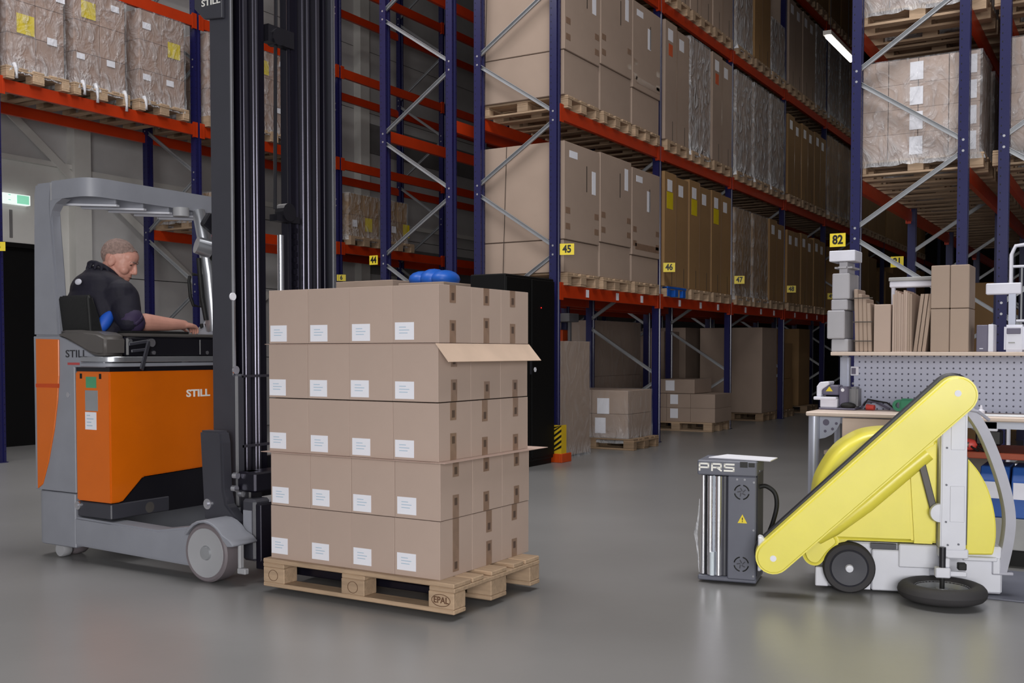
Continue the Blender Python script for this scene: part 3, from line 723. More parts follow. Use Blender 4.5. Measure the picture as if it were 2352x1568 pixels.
# silver bumper rail and console
def railpoly(o): return arc(-5.2+o*0, YN+.10-0, .10+o, 270, 360, 6)
outer = [(-5.34, YN-.012)]+arc(-5.19, YN+.098, .11, 270, 360, 7)+[(-5.08, YF), (-5.14, YF)]+arc(-5.2, YN+.11, .06, 360, 270, 5)+[(-5.34, YN+.05)]
G().prism(outer, 'z', 1.185, 1.218).build('bumper_rail', 'truck_silver', F, bevel=.004, smooth=40)
G().prism([(x-.006*(x > -5.1), y) for x, y in outer], 'z', 1.158, 1.18).build('bumper_rail', 'truck_grey', F, bevel=.003, smooth=40)
G().box(-5.16, YN+.14, 1.218, -5.112, 5.12, 1.335).build('console_front', 'truck_black', F, bevel=.01)
G().box(-5.118, 4.66, 1.225, -5.106, 4.86, 1.325).build('console_flap', 'truck_black', F, bevel=.004)
cov = [(-5.56, 1.365), (-5.555, 1.33), (-5.45, 1.305), (-5.36, 1.27), (-5.27, 1.235), (-5.2, 1.222), (-5.13, 1.222), (-5.125, 1.335), (-5.2, 1.36), (-5.36, 1.375), (-5.5, 1.375)]
G().prism(cov, 'y', YN-.005, YN+.15).build('side_cover', 'console_grey', F, bevel=.02, seg=3, smooth=50)
top = [(-5.3, YN+.145), (-5.12, YN+.145), (-5.105, 4.3), (-5.1, 4.95), (-5.2, 4.98), (-5.3, 4.6)]
G().prism(top, 'z', 1.338, 1.356).build('arm_rest', 'console_grey', F, bevel=.006, seg=2)
G().box(-5.28, 4.17, 1.356, -5.15, 4.62, 1.372).build('arm_pad', 'seat_black', F, bevel=.006, seg=2)
pad = G().add([(-5.36, 4.76, 1.335), (-5.09, 4.76, 1.335), (-5.09, 5.05, 1.335), (-5.36, 5.05, 1.335), (-5.34, 4.79, 1.352), (-5.1, 4.79, 1.345), (-5.1, 4.93, 1.475), (-5.34, 4.95, 1.475)],
              [(3, 2, 1, 0), (4, 5, 6, 7), (0, 1, 5, 4), (1, 2, 6, 5), (2, 3, 7, 6), (3, 0, 4, 7)]).build('control_panel', 'truck_grey', F, bevel=.012, seg=2)
for i in range(3): G().cyl((-5.3+.05*i, 4.86, 1.38), (-5.3+.05*i, 4.85, 1.43), .009, .013, 10).build('lever', 'seat_black', F)
for y, z in ((4.13, 1.31), (4.72, 1.24), (4.92, 1.24), (4.30, 1.24)): G().cyl((-5.112, y, z), (-5.104, y, z), .012, n=10).build('screw', 'chrome', F)
G().bar((-5.1, 4.11, 1.29), (-5.095, 4.25, 1.31), .012, .02).bar((-5.09, 4.25, 1.31), (-5.075, 4.18, 1.14), .012, .03).bar((-5.09, 4.12, 1.25), (-5.09, 4.24, 1.26), .012, .018).build('hook', 'truck_dark', F, bevel=.003)
G().cyl((-5.11, 4.27, 1.30), (-5.085, 4.27, 1.30), .025, n=14).build('knob', 'chrome', F)
# seat
sb = [(4.06, 1.02), (4.12, 1.02), (4.105, 1.33), (4.065, 1.48), (4.025, 1.575), (4.0, 1.59), (3.985, 1.56), (4.0, 1.36)]
G().prism(sb, 'x', -5.74, -5.3).build('seat_back', 'seat_black', F, bevel=.03, seg=3, smooth=50)
G().tube([(-5.318, 4.022, 1.562), (-5.312, 4.052, 1.47), (-5.312, 4.084, 1.37)], .008, 8).build('seat_piping', 'console_grey', F)
G().box(-5.74, 4.1, .98, -5.3, 4.56, 1.1).build('seat_cushion', 'seat_black', F, bevel=.03, seg=3)
G().box(-5.74, 4.05, .4, -5.42, 5.14, .5).build('cabin_floor', 'truck_black', F)
# overhead guard
pl = [(-5.795, 1.34), (-5.55, 1.335), (-5.575, 1.7), (-5.605, 2.0), (-5.615, 2.13), (-5.6, 2.262), (-5.76, 2.262), (-5.775, 2.2)]
for ya, yb in ((YN+.002, YN+.06), (YF-.06, YF-.002)): G().prism([(-5.62, 2.03), (-5.60, 2.09), (-5.565, 2.13), (-5.5, 2.156), (-5.62, 2.16)], 'y', ya, yb).build('pillar_gusset', 'truck_grey', F)
G().prism(pl, 'y', YN, YN+.075).build('rear_pillar', 'truck_grey', F, bevel=.012, seg=2)
G().box(-5.64, YF-.06, 1.34, -5.56, YF, 2.26).build('rear_pillar', 'truck_grey', F, bevel=.012, seg=2)
G().box(-5.606, YN-.004, 2.15, -5.596, YN+.002, 2.255).build('pillar_seam', 'hub_white', F)
oc = [(-5.6, YN)]+arc(-5.36, YN+.10, .10, 270, 360, 8)+[(-5.26, YF-.1)]+arc(-5.36, YF-.1, .10, 0, 90, 8)+[(-5.6, YF)]
ic = [(-5.6, YF-.05)]+arc(-5.36, YF-.1, .05, 90, 0, 8)+[(-5.31, YN+.10)]+arc(-5.36, YN+.10, .05, 360, 270, 8)+[(-5.6, YN+.05)]
n = len(oc); ring = oc+ic[::-1]
rv = [(x, y, z) for z in (2.155, 2.265) for x, y in oc]; rv2 = [(x, y, z) for z in (2.165, 2.255) for x, y in ic[::-1]]
g = G().add(rv+rv2, [(i, i+1, n+i+1, n+i) for i in range(n-1)]+[(2*n+i, 3*n+i, 3*n+i+1, 2*n+i+1) for i in range(n-1)]+[(n+i, n+i+1, 3*n+i+1, 3*n+i) for i in range(n-1)]+[(i, 2*n+i, 2*n+i+1, i+1) for i in range(n-1)]+[(0, n, 3*n, 2*n), (n-1, 3*n-1, 4*n-1, 2*n-1)])
g.build('guard_frame', 'truck_grey', F, smooth=45)
G().box(-5.76, YN+.05, 2.16, -5.69, YF-.05, 2.26).build('guard_rear_rail', 'truck_grey', F, bevel=.008)
for i in range(5):
    y = 4.06+i*.2
    G().bar((-5.71, y, 2.2), (-5.29, y+.13, 2.178), .022, .1).build('guard_bar', 'truck_grey', F, bevel=.004)
    G().bar((-5.70, y, 2.145), (-5.28, y+.13, 2.122), .03, .012).build('guard_bar_lit_edge', 'robot_white', F)  # white strip paints the lit lower edge of each bar
# front pillar with mirror, lamp and grab handle
G().tube([(-5.2, 4.875, 1.345), (-5.2, 4.86, 1.5), (-5.2, 4.83, 1.75), (-5.215, 4.80, 1.98), (-5.26, 4.80, 2.16)], [.056, .052, .046, .042, .04], 16).build('front_pillar', 'truck_silver', F, smooth=40)
G().tube([(-5.26, 4.72, 1.73), (-5.25, 4.705, 1.7), (-5.25, 4.715, 1.6), (-5.245, 4.735, 1.545), (-5.235, 4.79, 1.535), (-5.235, 4.79, 1.74), (-5.25, 4.735, 1.745)], .011, 8).build('grab_handle', 'seat_black', F, smooth=50)
G().tube([(-5.2, 4.80, 1.45), (-5.21, 4.775, 1.6), (-5.22, 4.76, 1.85)], .016, 8).build('cable_duct', 'seat_black', F, smooth=50)
lamp = G().cyl((-5.19, 4.715, 1.93), (-5.15, 4.80, 1.905), .055, .06, 18).build('work_lamp', 'truck_silver', F, smooth=40)
G().cyl((-5.15, 4.82, 1.90), (-5.12, 4.89, 1.91), .05, .045, 16).build('lamp_glass', 'chrome', lamp, smooth=40)
G().cyl((-5.13, 4.8, 1.87), (-5.12, 4.86, 1.86), .04, n=12).build('lamp_bracket', 'seat_black', lamp)
G().bar((-5.14, 4.74, 2.10), (-5.12, 4.86, 2.02), .05, .1).build('mirror', 'truck_black', F, bevel=.01)
G().cyl((-5.22, 4.62, 2.1), (-5.22, 4.62, 2.155), .05, n=16).build('dome_lamp', 'hub_white', F, smooth=40)
# mast: side channels, nested rails, cylinders, chains
MT = 4.4
for s, y0 in ((1, 4.262), (-1, 5.145)):
    G().box(-4.57, min(y0, y0+s*.022), .36, -4.405, max(y0, y0+s*.022), MT).build('mast_channel', 'truck_dark', F, bevel=.005)
    for k, (a, b, xa, xb, m) in enumerate(((.024, .075, -4.56, -4.455, 'mast_black'), (.075, .10, -4.56, -4.405, 'mast_black'), (.115, .150, -4.55, -4.42, 'mast_edge'), (.155, .20, -4.54, -4.46, 'mast_black'), (.200, .222, -4.55, -4.43, 'mast_edge'), (.235, .255, -4.54, -4.44, 'mast_edge'), (.262, .335, -4.55, -4.47, 'mast_black'))):
        ya, yb = y0+s*a, y0+s*b
        G().box(xa, min(ya, yb), .36+.02*k, xb, max(ya, yb), MT-.02*k).build('mast_rail', m, F, bevel=.004)
    G().box(-4.405, min(y0+s*.002, y0+s*.014), 1.16, -4.396, max(y0+s*.002, y0+s*.014), MT).build('mast_edge_strip', 'chrome', F)
G().box(-4.42, 4.258, .36, -4.375, 4.325, 1.12).build('mast_shoe', 'truck_dark', F, bevel=.012)
G().prism([(-4.585, 3.13), (-4.44, 3.115), (-4.44, 3.6), (-4.66, 3.6), (-4.66, 3.2)], 'y', 4.235, 4.26).build('brand_plate', 'truck_dark', F, bevel=.004)
G().text('STILL', .05, Matrix.Translation((-4.525, 4.234, 3.215)) @ FY, 1.3, .0008).build('lettering', 'text_white', F, recalc=False)
for z in (1.10, .70): G().box(-4.40, 4.3, z, -4.375, 5.1, z+.014).build('cross_bar', 'mast_edge', F)
G().box(-4.54, 4.3, .38, -4.5, 5.11, .62).build('mast_base_plate', 'truck_black', F)
G().cyl((-4.47, 4.715, .5), (-4.47, 4.715, 1.55), .03, n=14).build('lift_cylinder', 'mast_black', F, smooth=40)
G().cyl((-4.47, 4.72, 1.55), (-4.47, 4.72, 1.95), .02, n=12).build('lift_rod', 'chrome', F, smooth=40)
G().cyl((-4.47, 4.80, .5), (-4.47, 4.80, MT), .012, n=8).build('hose', 'mast_black', F)
G().cyl((-4.46, 4.665, 2.1), (-4.46, 4.70, MT), .011, n=8).build('hose', 'truck_black', F)
g = G()
for k in range(34): g.bar((-4.46, 4.82+(.006 if k % 2 else 0), .8+k*.036), (-4.46, 4.85+(.006 if k % 2 else 0), .8+k*.036), .01, .03)
ch = g.build('chain', 'mast_black', F); tag(ch, kind='stuff')
G().cyl((-4.50, 4.76, 2.09), (-4.43, 4.76, 2.09), .055, n=16).box(-4.5, 4.66, 2.03, -4.44, 4.86, 2.07).build('pulley', 'truck_black', F)
G().cyl((-4.50, 4.68, 3.12), (-4.43, 4.68, 3.12), .05, n=16).box(-4.5, 4.6, 3.08, -4.44, 4.82, 3.18).build('pulley', 'truck_black', F)
for y, z, r in ((4.25, 1.558, .022), (4.268, 1.142, .024)): G().cyl((-4.405, y+.01, z), (-4.395, y+.01, z), r, n=14).build('bolt', 'chrome' if z < 1.3 else 'label_white', F)
# mast foot, carriage, forks
ft = [(-4.53, .805), (-4.37, .805), (-4.355, .74), (-4.345, .48), (-4.325, .40), (-4.225, .305), (-4.235, .268), (-4.36, .30), (-4.5, .30)]
G().prism(ft, 'y', 4.12, 4.20).build('mast_foot', 'truck_dark', F, bevel=.012, seg=2)
G().prism([(x-.0, z) for x, z in ft], 'y', 5.02, 5.10).build('mast_foot', 'truck_dark', F, bevel=.012, seg=2)
G().cyl((-4.46, 4.11, .395), (-4.46, 4.125, .395), .03, n=16).cyl((-4.46, 4.10, .395), (-4.46, 4.12, .395), .013, n=8).build('tie_down_ring', 'chrome', F)
G().box(-4.30, 4.18, .47, -4.16, 4.92, .58).build('carriage_bar', 'mast_black', F, bevel=.01)
G().box(-4.24, 4.2, .14, -4.13, 4.90, .24).build('carriage_bar', 'mast_black', F, bevel=.01)
for y in (4.2, 4.8): G().box(-4.3, y, .14, -4.22, y+.1, .58).build('carriage_side', 'truck_black', F, bevel=.008)
for y in (4.12, 4.5):
    G().prism([(-4.10, .42), (-4.06, .42), (-4.06, .115), (-2.9, .105), (-2.86, .085), (-2.9, .07), (-4.10, .068)], 'y', y, y+.12).build('fork', 'mast_black', F, bevel=.004)
G().box(-4.22, 4.135, .1, -4.12, 4.26, .44).build('side_shift_block', 'truck_dark', F, bevel=.015)
G().box(-4.2, 4.128, .22, -4.14, 4.136, .38).build('side_shift_plate', 'truck_grey', F)
for y, z in ((4.16, .56), (4.15, .49), (4.2, .455)): G().cyl((-4.3, y, z), (-4.27, y, z), .018, n=10).build('pin', 'chrome', F)
# load arms, wheel covers, wheels
for s, y0, y1 in ((1, YN, 4.10), (-1, 5.07, YF)):
    am = [(-5.46, .09), (-4.36, .068), (-4.36, .29), (-4.46, .285), (-4.72, .245), (-5.44, .262)]
    G().prism(am, 'y', y0+.002, y1).build('load_arm', 'truck_grey', F, bevel=.012, seg=2)
    fe = arc(-4.305, .165, .175, 150, 38, 8)+[(-4.115, .25), (-4.085, .225), (-4.09, .215), (-4.13, .21)]+arc(-4.305, .165, .16, 30, 150, 8)
    G().prism(fe, 'y', y0-.03, y1+.02).build('wheel_cover', 'truck_grey', F, bevel=.004, smooth=40)
    G().box(-4.115, y0+.03, .09, -4.095, y0+.06, .22).box(-4.12, y0+.03, .06, -4.06, y0+.06, .09).build('arm_end_bracket', 'hub_white', F, bevel=.004)
    yc = (y0+y1)/2-.03*s if s > 0 else (y0+y1)/2+.03
    wh = G().lathe([(.115, -.05), (.15, -.055), (.16, -.045), (.16, .045), (.15, .055), (.115, .05)], (-4.305, yc, .161), 'y', 40).build('wheel', 'tyre_grey', F, smooth=40)
    G().lathe([(0, -.048), (.10, -.05), (.133, -.056), (.136, -.05), (.136, .05), (.133, .056), (.10, .05), (0, .048)], (-4.305, yc, .161), 'y', 36).build('wheel_disc', 'hub_white', wh, smooth=40)
    G().lathe([(0, -.062), (.035, -.06), (.042, -.046)], (-4.305, yc, .161), 'y', 24).build('hub_cap', 'galvanised', wh, smooth=40)
G().lathe([(0, -.04), (.09, -.045), (.1, -.03), (.1, .03), (.09, .045), (0, .04)], (-5.62, 4.12, .1), 'y', 28).build('drive_wheel', 'tyre_grey', F, smooth=40)
G().lathe([(0, -.03), (.04, -.03), (.045, -.02), (.045, .02), (.04, .03), (0, .03)], (-5.6, 4.02, .046), 'y', 18).build('caster', 'hub_white', F, smooth=40)
# ------------------------------------------------------------------ wrapping robot (local x right along its side, y away, z up)
mat('robot_yellow', (231, 219, 80), rough=.36, var=.03, coat=.2)
mat('robot_grey', (98, 100, 112), rough=.5, var=.05)
mat('rubber', (52, 50, 52), rough=.75, var=.08, bump=.05)
mat('rubber_wheel', (58, 58, 66), rough=.55, var=.06)
mat('roll_film', (206, 216, 224), rough=.12, var=.05, coat=.6)
mat('hoop_grey', (168, 168, 180), rough=.4)
RB = thing('wrapping_robot', 'yellow and white stretch wrapping robot with slanted arm and horizontal feeler wheel', 'wrapping robot', (-1.283, 5.538, 0), rad(18))
def lb(g, n, m, p=RB, **k): return g.build(n, m, p, local=True, **k)
def circ(cx, cz, r, a0, a1, n=10): return arc(cx, cz, r, a0, a1, n)
def loft(sections, n='loft'):
    """sections: list of closed rings (lists of xyz) of equal length"""
    g = G(); m = len(sections[0]); vs = [p for s in sections for p in s]
    fs = [(i*m+k, i*m+(k+1) % m, (i+1)*m+(k+1) % m, (i+1)*m+k) for i in range(len(sections)-1) for k in range(m)]
    fs += [tuple(range(m))[::-1], tuple((len(sections)-1)*m+k for k in range(m))]
    return g.add(vs, fs)
# dome shell: outline in x-z, rounded towards both sides
prof = [(-.205, .16), (-.2, .19), (-.185, .34), (-.17, .52), (-.135, .62), (-.06, .735), (.04, .81), (.14, .84), (.28, .845), (.40, .83), (.5, .79), (.585, .70), (.655, .58), (.70, .45), (.715, .33), (.71, .215), (.58, .21), (.56, .262), (.1, .262), (.07, .268), (-.02, .262), (-.1, .22), (-.135, .165), (-.16, .148), (-.19, .145)]
def spline(pts, n=4, closed=False):
    out = []; m = len(pts)
    for i in range(m if closed else m-1):
        P = [Vector(pts[(i+k) % m] if closed else pts[max(0, min(m-1, i+k))]) for k in (-1, 0, 1, 2)]
        for j in range(n):
            t = j/n; out.append(tuple(.5*((2*P[1])+(P[2]-P[0])*t+(2*P[0]-5*P[1]+4*P[2]-P[3])*t*t+(3*P[1]-P[0]-3*P[2]+P[3])*t**3)))
    if not closed: out.append(tuple(pts[-1]))
    return out
prof = spline(prof[:16], 4)+prof[16:]
cx_, cz_ = .26, .3; secs = []
for t, s in ((.0, .93), (.012, .965), (.04, .99), (.09, 1.0), (.33, 1.0), (.38, .99), (.41, .965), (.42, .93)):
    secs.append([(cx_+(x-cx_)*s, t, (cz_+(z-cz_)*s) if z > .3 else z+(1-s)*.1) for x, z in prof])
lb(loft(secs), 'dome_shell', 'robot_yellow', smooth=38)
# raised belly panel with ridges on the near side
bel = [(-.16, .272), (.335, .272), (.305, .66), (.10, .56), (-.12, .36)]
lb(G().prism(bel, 'y', -.045, .03), 'belly_panel', 'robot_yellow', bevel=.02, seg=3, smooth=50)
bel2 = [(.30, .272), (.415, .272), (.415, .80), (.28, .72), (.275, .66)]
lb(G().prism(bel2, 'y', -.06, .03), 'belly_panel', 'robot_yellow', bevel=.014, seg=2, smooth=50)
ear = [(.56, .225)]+spline([(.69, .228), (.702, .32), (.695, .43), (.665, .55), (.62, .64), (.565, .71)], 4)
lb(G().prism(ear, 'y', -.04, .04), 'rear_wing', 'robot_yellow', bevel=.03, seg=3, smooth=50)
nose = spline([(-.235, .22), (-.225, .165), (-.19, .135), (-.145, .14), (-.1, .2), (-.05, .262), (-.1, .33), (-.19, .31)], 4, True)
lb(G().prism(nose, 'y', -.05, .3), 'nose_skirt', 'robot_yellow', bevel=.02, seg=3, smooth=60)
lb(G().tube([(-.16, -.05, .275), (-.08, -.055, .335), (.08, -.06, .47), (.24, -.06, .62), (.37, -.06, .735)], [.03, .04, .045, .045, .04], 14), 'belly_ridge', 'robot_yellow', smooth=60)
# chassis
lb(G().box(-.13, .03, .015, .75, .42, .255), 'chassis', 'robot_white', bevel=.01)
lb(G().box(.115, -.005, .012, .40, .03, .225), 'side_plate', 'robot_white', bevel=.006)
lb(G().box(.11, .0, .228, .235, .02, .255), 'vent_slot', 'dark_metal')
lb(G().box(.245, -.02, .14, .44, .03, .26), 'side_plate', 'robot_white', bevel=.006)
lb(G().box(-.165, .0, .02, -.10, .06, .12), 'toe_plate', 'robot_white', bevel=.004)
lb(G().prism([(.055, .014), (.11, .014), (.11, .11)], 'y', .0, .02), 'toe_plate', 'robot_white')
# drive wheel
wh = lb(G().lathe([(.095, -.03), (.122, -.035), (.13, -.025), (.13, .03), (.122, .04), (.095, .035)], (0, -.02, .13), 'y', 44), 'drive_wheel', 'rubber', smooth=40)
wo = Vector(wh.location)
def lb2(g, n, m, p, **k):
    g.v = [tuple(Vector(v)-wo) for v in g.v]; return g.build(n, m, p, local=True, **k)
lb2(G().lathe([(0, -.03), (.03, -.034), (.088, -.038), (.093, -.03), (.096, -.034), (.1, -.026), (.1, .03), (0, .03)], (0, -.02, .13), 'y', 40), 'wheel_disc', 'rubber_wheel', wh, smooth=30)
lb2(G().lathe([(0, -.052), (.018, -.05), (.022, -.036)], (0, -.02, .13), 'y', 20), 'hub_cap', 'robot_white', wh, smooth=40)
# white mast post
post = lb(G().box(.425, -.13, .26, .545, .0, .97), 'mast_post', 'robot_white', bevel=.006, seg=2)
wo = Vector(post.location)
for a, b in ((.76, .93), (.40, .58)):
    lb2(G().box(.468, -.134, a, .535, -.13, b), 'cover_plate', 'robot_white', post, bevel=.006)
for x, z in ((.45, .77), (.45, .585), (.45, .40), (.46, .285), (.51, .29)): lb2(G().cyl((x, -.137, z), (x, -.13, z), .005, n=8), 'screw', 'robot_grey', post)
lb(G().box(.425, -.12, .215, .56, .06, .262), 'mast_base', 'robot_white', bevel=.005)
lb(G().box(.552, -.06, .275, .562, .0, .72), 'guide_rail', 'dark_metal')
# slanted arm: stadium between two pivots, nearer to the viewer
def stadium(p, q, r0, r1, n=12):
    dx, dz = q[0]-p[0], q[1]-p[1]; a = math.degrees(math.atan2(dz, dx))
    return arc(p[0], p[1], r0, a+90, a+270, n)+arc(q[0], q[1], r1, a-90, a+90, n)
st = stadium((-.385, .205), (.478, 1.035), .088, .094)
aw = [(x, z) for x, z in st]
arm = lb(G().prism(aw, 'y', -.24, -.13), 'arm_cover', 'robot_yellow', bevel=.012, seg=3, smooth=40)
lb(G().prism(stadium((-.388, .215), (.47, 1.042), .092, .1), 'y', -.13, -.10), 'arm_back_plate', 'dark_metal', bevel=.006, smooth=40)
for px, pz in ((-.385, .20), (.478, 1.045)): lb(G().cyl((px, -.243, pz), (px, -.238, pz), .016, n=16), 'pivot_cap', 'label_white')
# damper, knob, vertical spindle and horizontal feeler wheel
lb(G().bar((.325, -.075, .745), (.40, -.075, .455), .02, .035), 'damper', 'console_grey', bevel=.004)
lb(G().lathe([(0, -.02), (.045, -.018), (.05, 0), (.045, .018), (0, .02)], (.425, -.1, .44), 'y', 20), 'knob', 'robot_white', smooth=40)
lb(G().cyl((.43, -.17, .13), (.43, -.17, .28), .016, n=14), 'spindle', 'dark_metal', smooth=40)
lb(G().cyl((.43, -.17, .06), (.43, -.17, .13), .012, n=12), 'spindle_tip', 'seat_black', smooth=40)
lb(G().box(.395, -.195, .13, .465, -.145, .18).box(.44, -.18, .18, .465, -.12, .225).box(.465, -.175, .135, .545, -.145, .16), 'steering_bracket', 'robot_white', bevel=.005)
lb(G().box(.505, -.16, .165, .545, -.12, .2), 'sensor', 'seat_black', bevel=.004)
R0, r0 = .165, .045; wc = (.43, -.17, .062)
pr_ = [(R0+r0*math.cos(t), r0*.9*math.sin(t)) for t in [2*math.pi*k/14 for k in range(15)]]
fw_ = lb(G().lathe(pr_, wc, 'z', 48), 'feeler_tyre', 'rubber', smooth=True)
wo = Vector(fw_.location)
lb2(G().lathe([(0, .012), (.03, .014), (.034, .002), (.11, -.006), (.128, .022), (.133, .02), (.133, -.02), (0, -.014)], wc, 'z', 40), 'feeler_rim', 'galvanised', fw_, smooth=35)
# side hoop and bumper
hp = [(.555, .06, .965), (.60, .06, .93), (.66, .06, .83), (.72, .06, .68), (.765, .06, .53), (.785, .06, .40), (.775, .06, .27), (.745, .06, .12)]
hp = spline(hp, 4)
g = G()
secs = []
for i, p in enumerate(hp):
    a = Vector(hp[max(0, i-1)]); b = Vector(hp[min(len(hp)-1, i+1)]); d = (b-a).normalized(); nn = Vector((d.z, 0, -d.x))
    secs.append([tuple(Vector(p)+nn*u+Vector((0, v, 0))) for u, v in ((-.024, -.03), (.024, -.03), (.03, -.01), (.03, .03), (-.024, .03))])
lb(loft(secs), 'side_hoop', 'hoop_grey', smooth=50)
lb(G().box(.56, .0, .185, .72, .2, .205).box(.70, .01, .12, .735, .06, .2), 'hoop_bracket', 'robot_white', bevel=.004)
lb(G().box(.70, .02, .115, .80, .1, .13), 'hoop_foot', 'hoop_grey', bevel=.003)
lb(G().tube([(.55, .04, .955), (.62, .02, .945), (.68, .05, .90)], .008, 8), 'cable', 'hoop_grey')
# link from arm to film carriage
lb(G().prism([(-.46, .12), (-.40, .15), (-.36, .2), (-.44, .30), (-.46, .30)], 'y', -.2, -.12), 'carriage_link', 'robot_white', bevel=.006)

# film carriage
FC = thing('film_carriage', 'grey film carriage box lettered PRS with clear film roll', 'film carriage', (-1.729, 5.387, 0), rad(10))
def fc(g, n, m, p=FC, **k): return g.build(n, m, p, local=True, **k)
fc(G().box(-.15, 0, .03, 0, .26, .585), 'side_housing', 'robot_grey', bevel=.006)
fc(G().box(-.31, .012, .012, .002, .28, .04), 'base_plate', 'robot_grey', bevel=.006)
hd = fc(G().box(-.312, -.004, .585, .003, .28, .665), 'head_housing', 'robot_grey', bevel=.006)
fc(G().box(-.305, .17, .04, -.15, .27, .585), 'back_wall', 'dark_metal')
fc(G().box(.0, .02, .05, .006, .24, .6), 'side_panel', 'truck_dark', bevel=.004)
fc(G().prism([(-.27, .10), (.07, .02), (.085, .2), (-.2, .29)], 'z', .667, .672), 'paper_sheet', 'label_white')
for x, y, r, m, n in ((-.225, .09, .065, 'roll_film', 'film_roll'), (-.285, .03, .012, 'chrome', 'guide_roller'), (-.265, .045, .014, 'seat_black', 'guide_roller'), (-.20, .02, .022, 'chrome', 'guide_roller'), (-.17, .03, .02, 'truck_dark', 'guide_roller'), (-.245, .02, .016, 'chrome', 'guide_roller')):
    fc(G().cyl((x, y, .045), (x, y, .58), r, n=22), n, m, smooth=40)
fc(G().cyl((-.23, -.001, .045), (-.23, -.001, .17), .013, n=14), 'roller_sleeve', 'roll_film', smooth=40)
fc(G().tube([(-.305, .03, .05), (-.318, .03, .2), (-.325, .025, .26), (-.31, .03, .36), (-.305, .03, .45)], [.002, .006, .011, .005, .002], 8), 'film_tail', 'film_heavy', smooth=50)
for z in (.50, .115):
    g = G()
    for k in range(4): g.tube([(-.075+.038*math.cos(t), -.001, z+.038*math.sin(t)) for t in [rad(90*k+12+66*i/6) for i in range(7)]], .0035, 6)
    fc(g, 'fan_ring', 'ink')
    g = G()
    for k in range(5): g.bar((-.075+.006*math.cos(rad(72*k)), -.001, z+.006*math.sin(rad(72*k))), (-.075+.024*math.cos(rad(72*k+35)), -.001, z+.024*math.sin(rad(72*k+35))), .002, .006)
    fc(g, 'fan_grille', 'truck_dark')
tri = fc(G().prism([(-.096, .335), (-.046, .335), (-.071, .382)], 'y', -.0016, 0), 'warning_triangle', 'tag_yellow')
fc(G().text('!', .034, Matrix.Translation((-.071, -.0018, .352)) @ FY, 1, .0006), 'warning_mark', 'ink', recalc=False)
for x, z in ((-.012, .555), (-.012, .30), (-.012, .055), (-.06, .568), (-.1, .568)): fc(G().cyl((x, -.004, z), (x, 0, z), .006, n=8), 'screw', 'chrome')
fc(G().cyl((.006, .06, .61), (.011, .06, .61), .006, n=8), 'screw', 'chrome')
fc(G().box(-.085, -.006, .632, -.045, 0, .662).box(-.04, -.006, .635, -.008, 0, .658), 'label_plate', 'ink')
# block letters P R S
Lt = {'P': [((0, 0), (0, 1)), ((0, 1), (1, 1)), ((1, 1), (1, .42)), ((1, .42), (0, .42))], 'R': [((0, 0), (0, 1)), ((0, 1), (1, 1)), ((1, 1), (1, .45)), ((1, .45), (.2, .45)), ((.55, .45), (1, 0))], 'S': [((1, 1), (0, 1)), ((0, 1), (0, .52)), ((0, .52), (1, .48)), ((1, .48), (1, 0)), ((1, 0), (0, 0))]}
for i, c in enumerate('PRS'):
    g = G(); ox = -.30+i*.067
    for (a, b), (c2, d) in Lt[c]:
        p = Vector((ox+a*.048, -.006, .612+b*.034)); q = Vector((ox+c2*.048, -.006, .612+d*.034)); e = (q-p).normalized()*.0045
        g.bar(p-e, q+e, .003, .009, (0, 1, 0) if False else (0, 0, 1) if abs((q-p).x) > .002 else (1, 0, 0))
    fc(g, 'letter', 'text_white')
fc(G().tube(spline([(.004, .1, .52), (.04, .1, .525), (.085, .1, .49), (.095, .1, .42), (.075, .1, .33), (.05, .1, .26), (.045, .1, .22)], 5), .012, 12), 'hose', 'seat_black', smooth=50)
fc(G().cyl((.045, .1, .195), (.045, .1, .225), .016, n=12), 'hose_fitting', 'chrome', smooth=40)
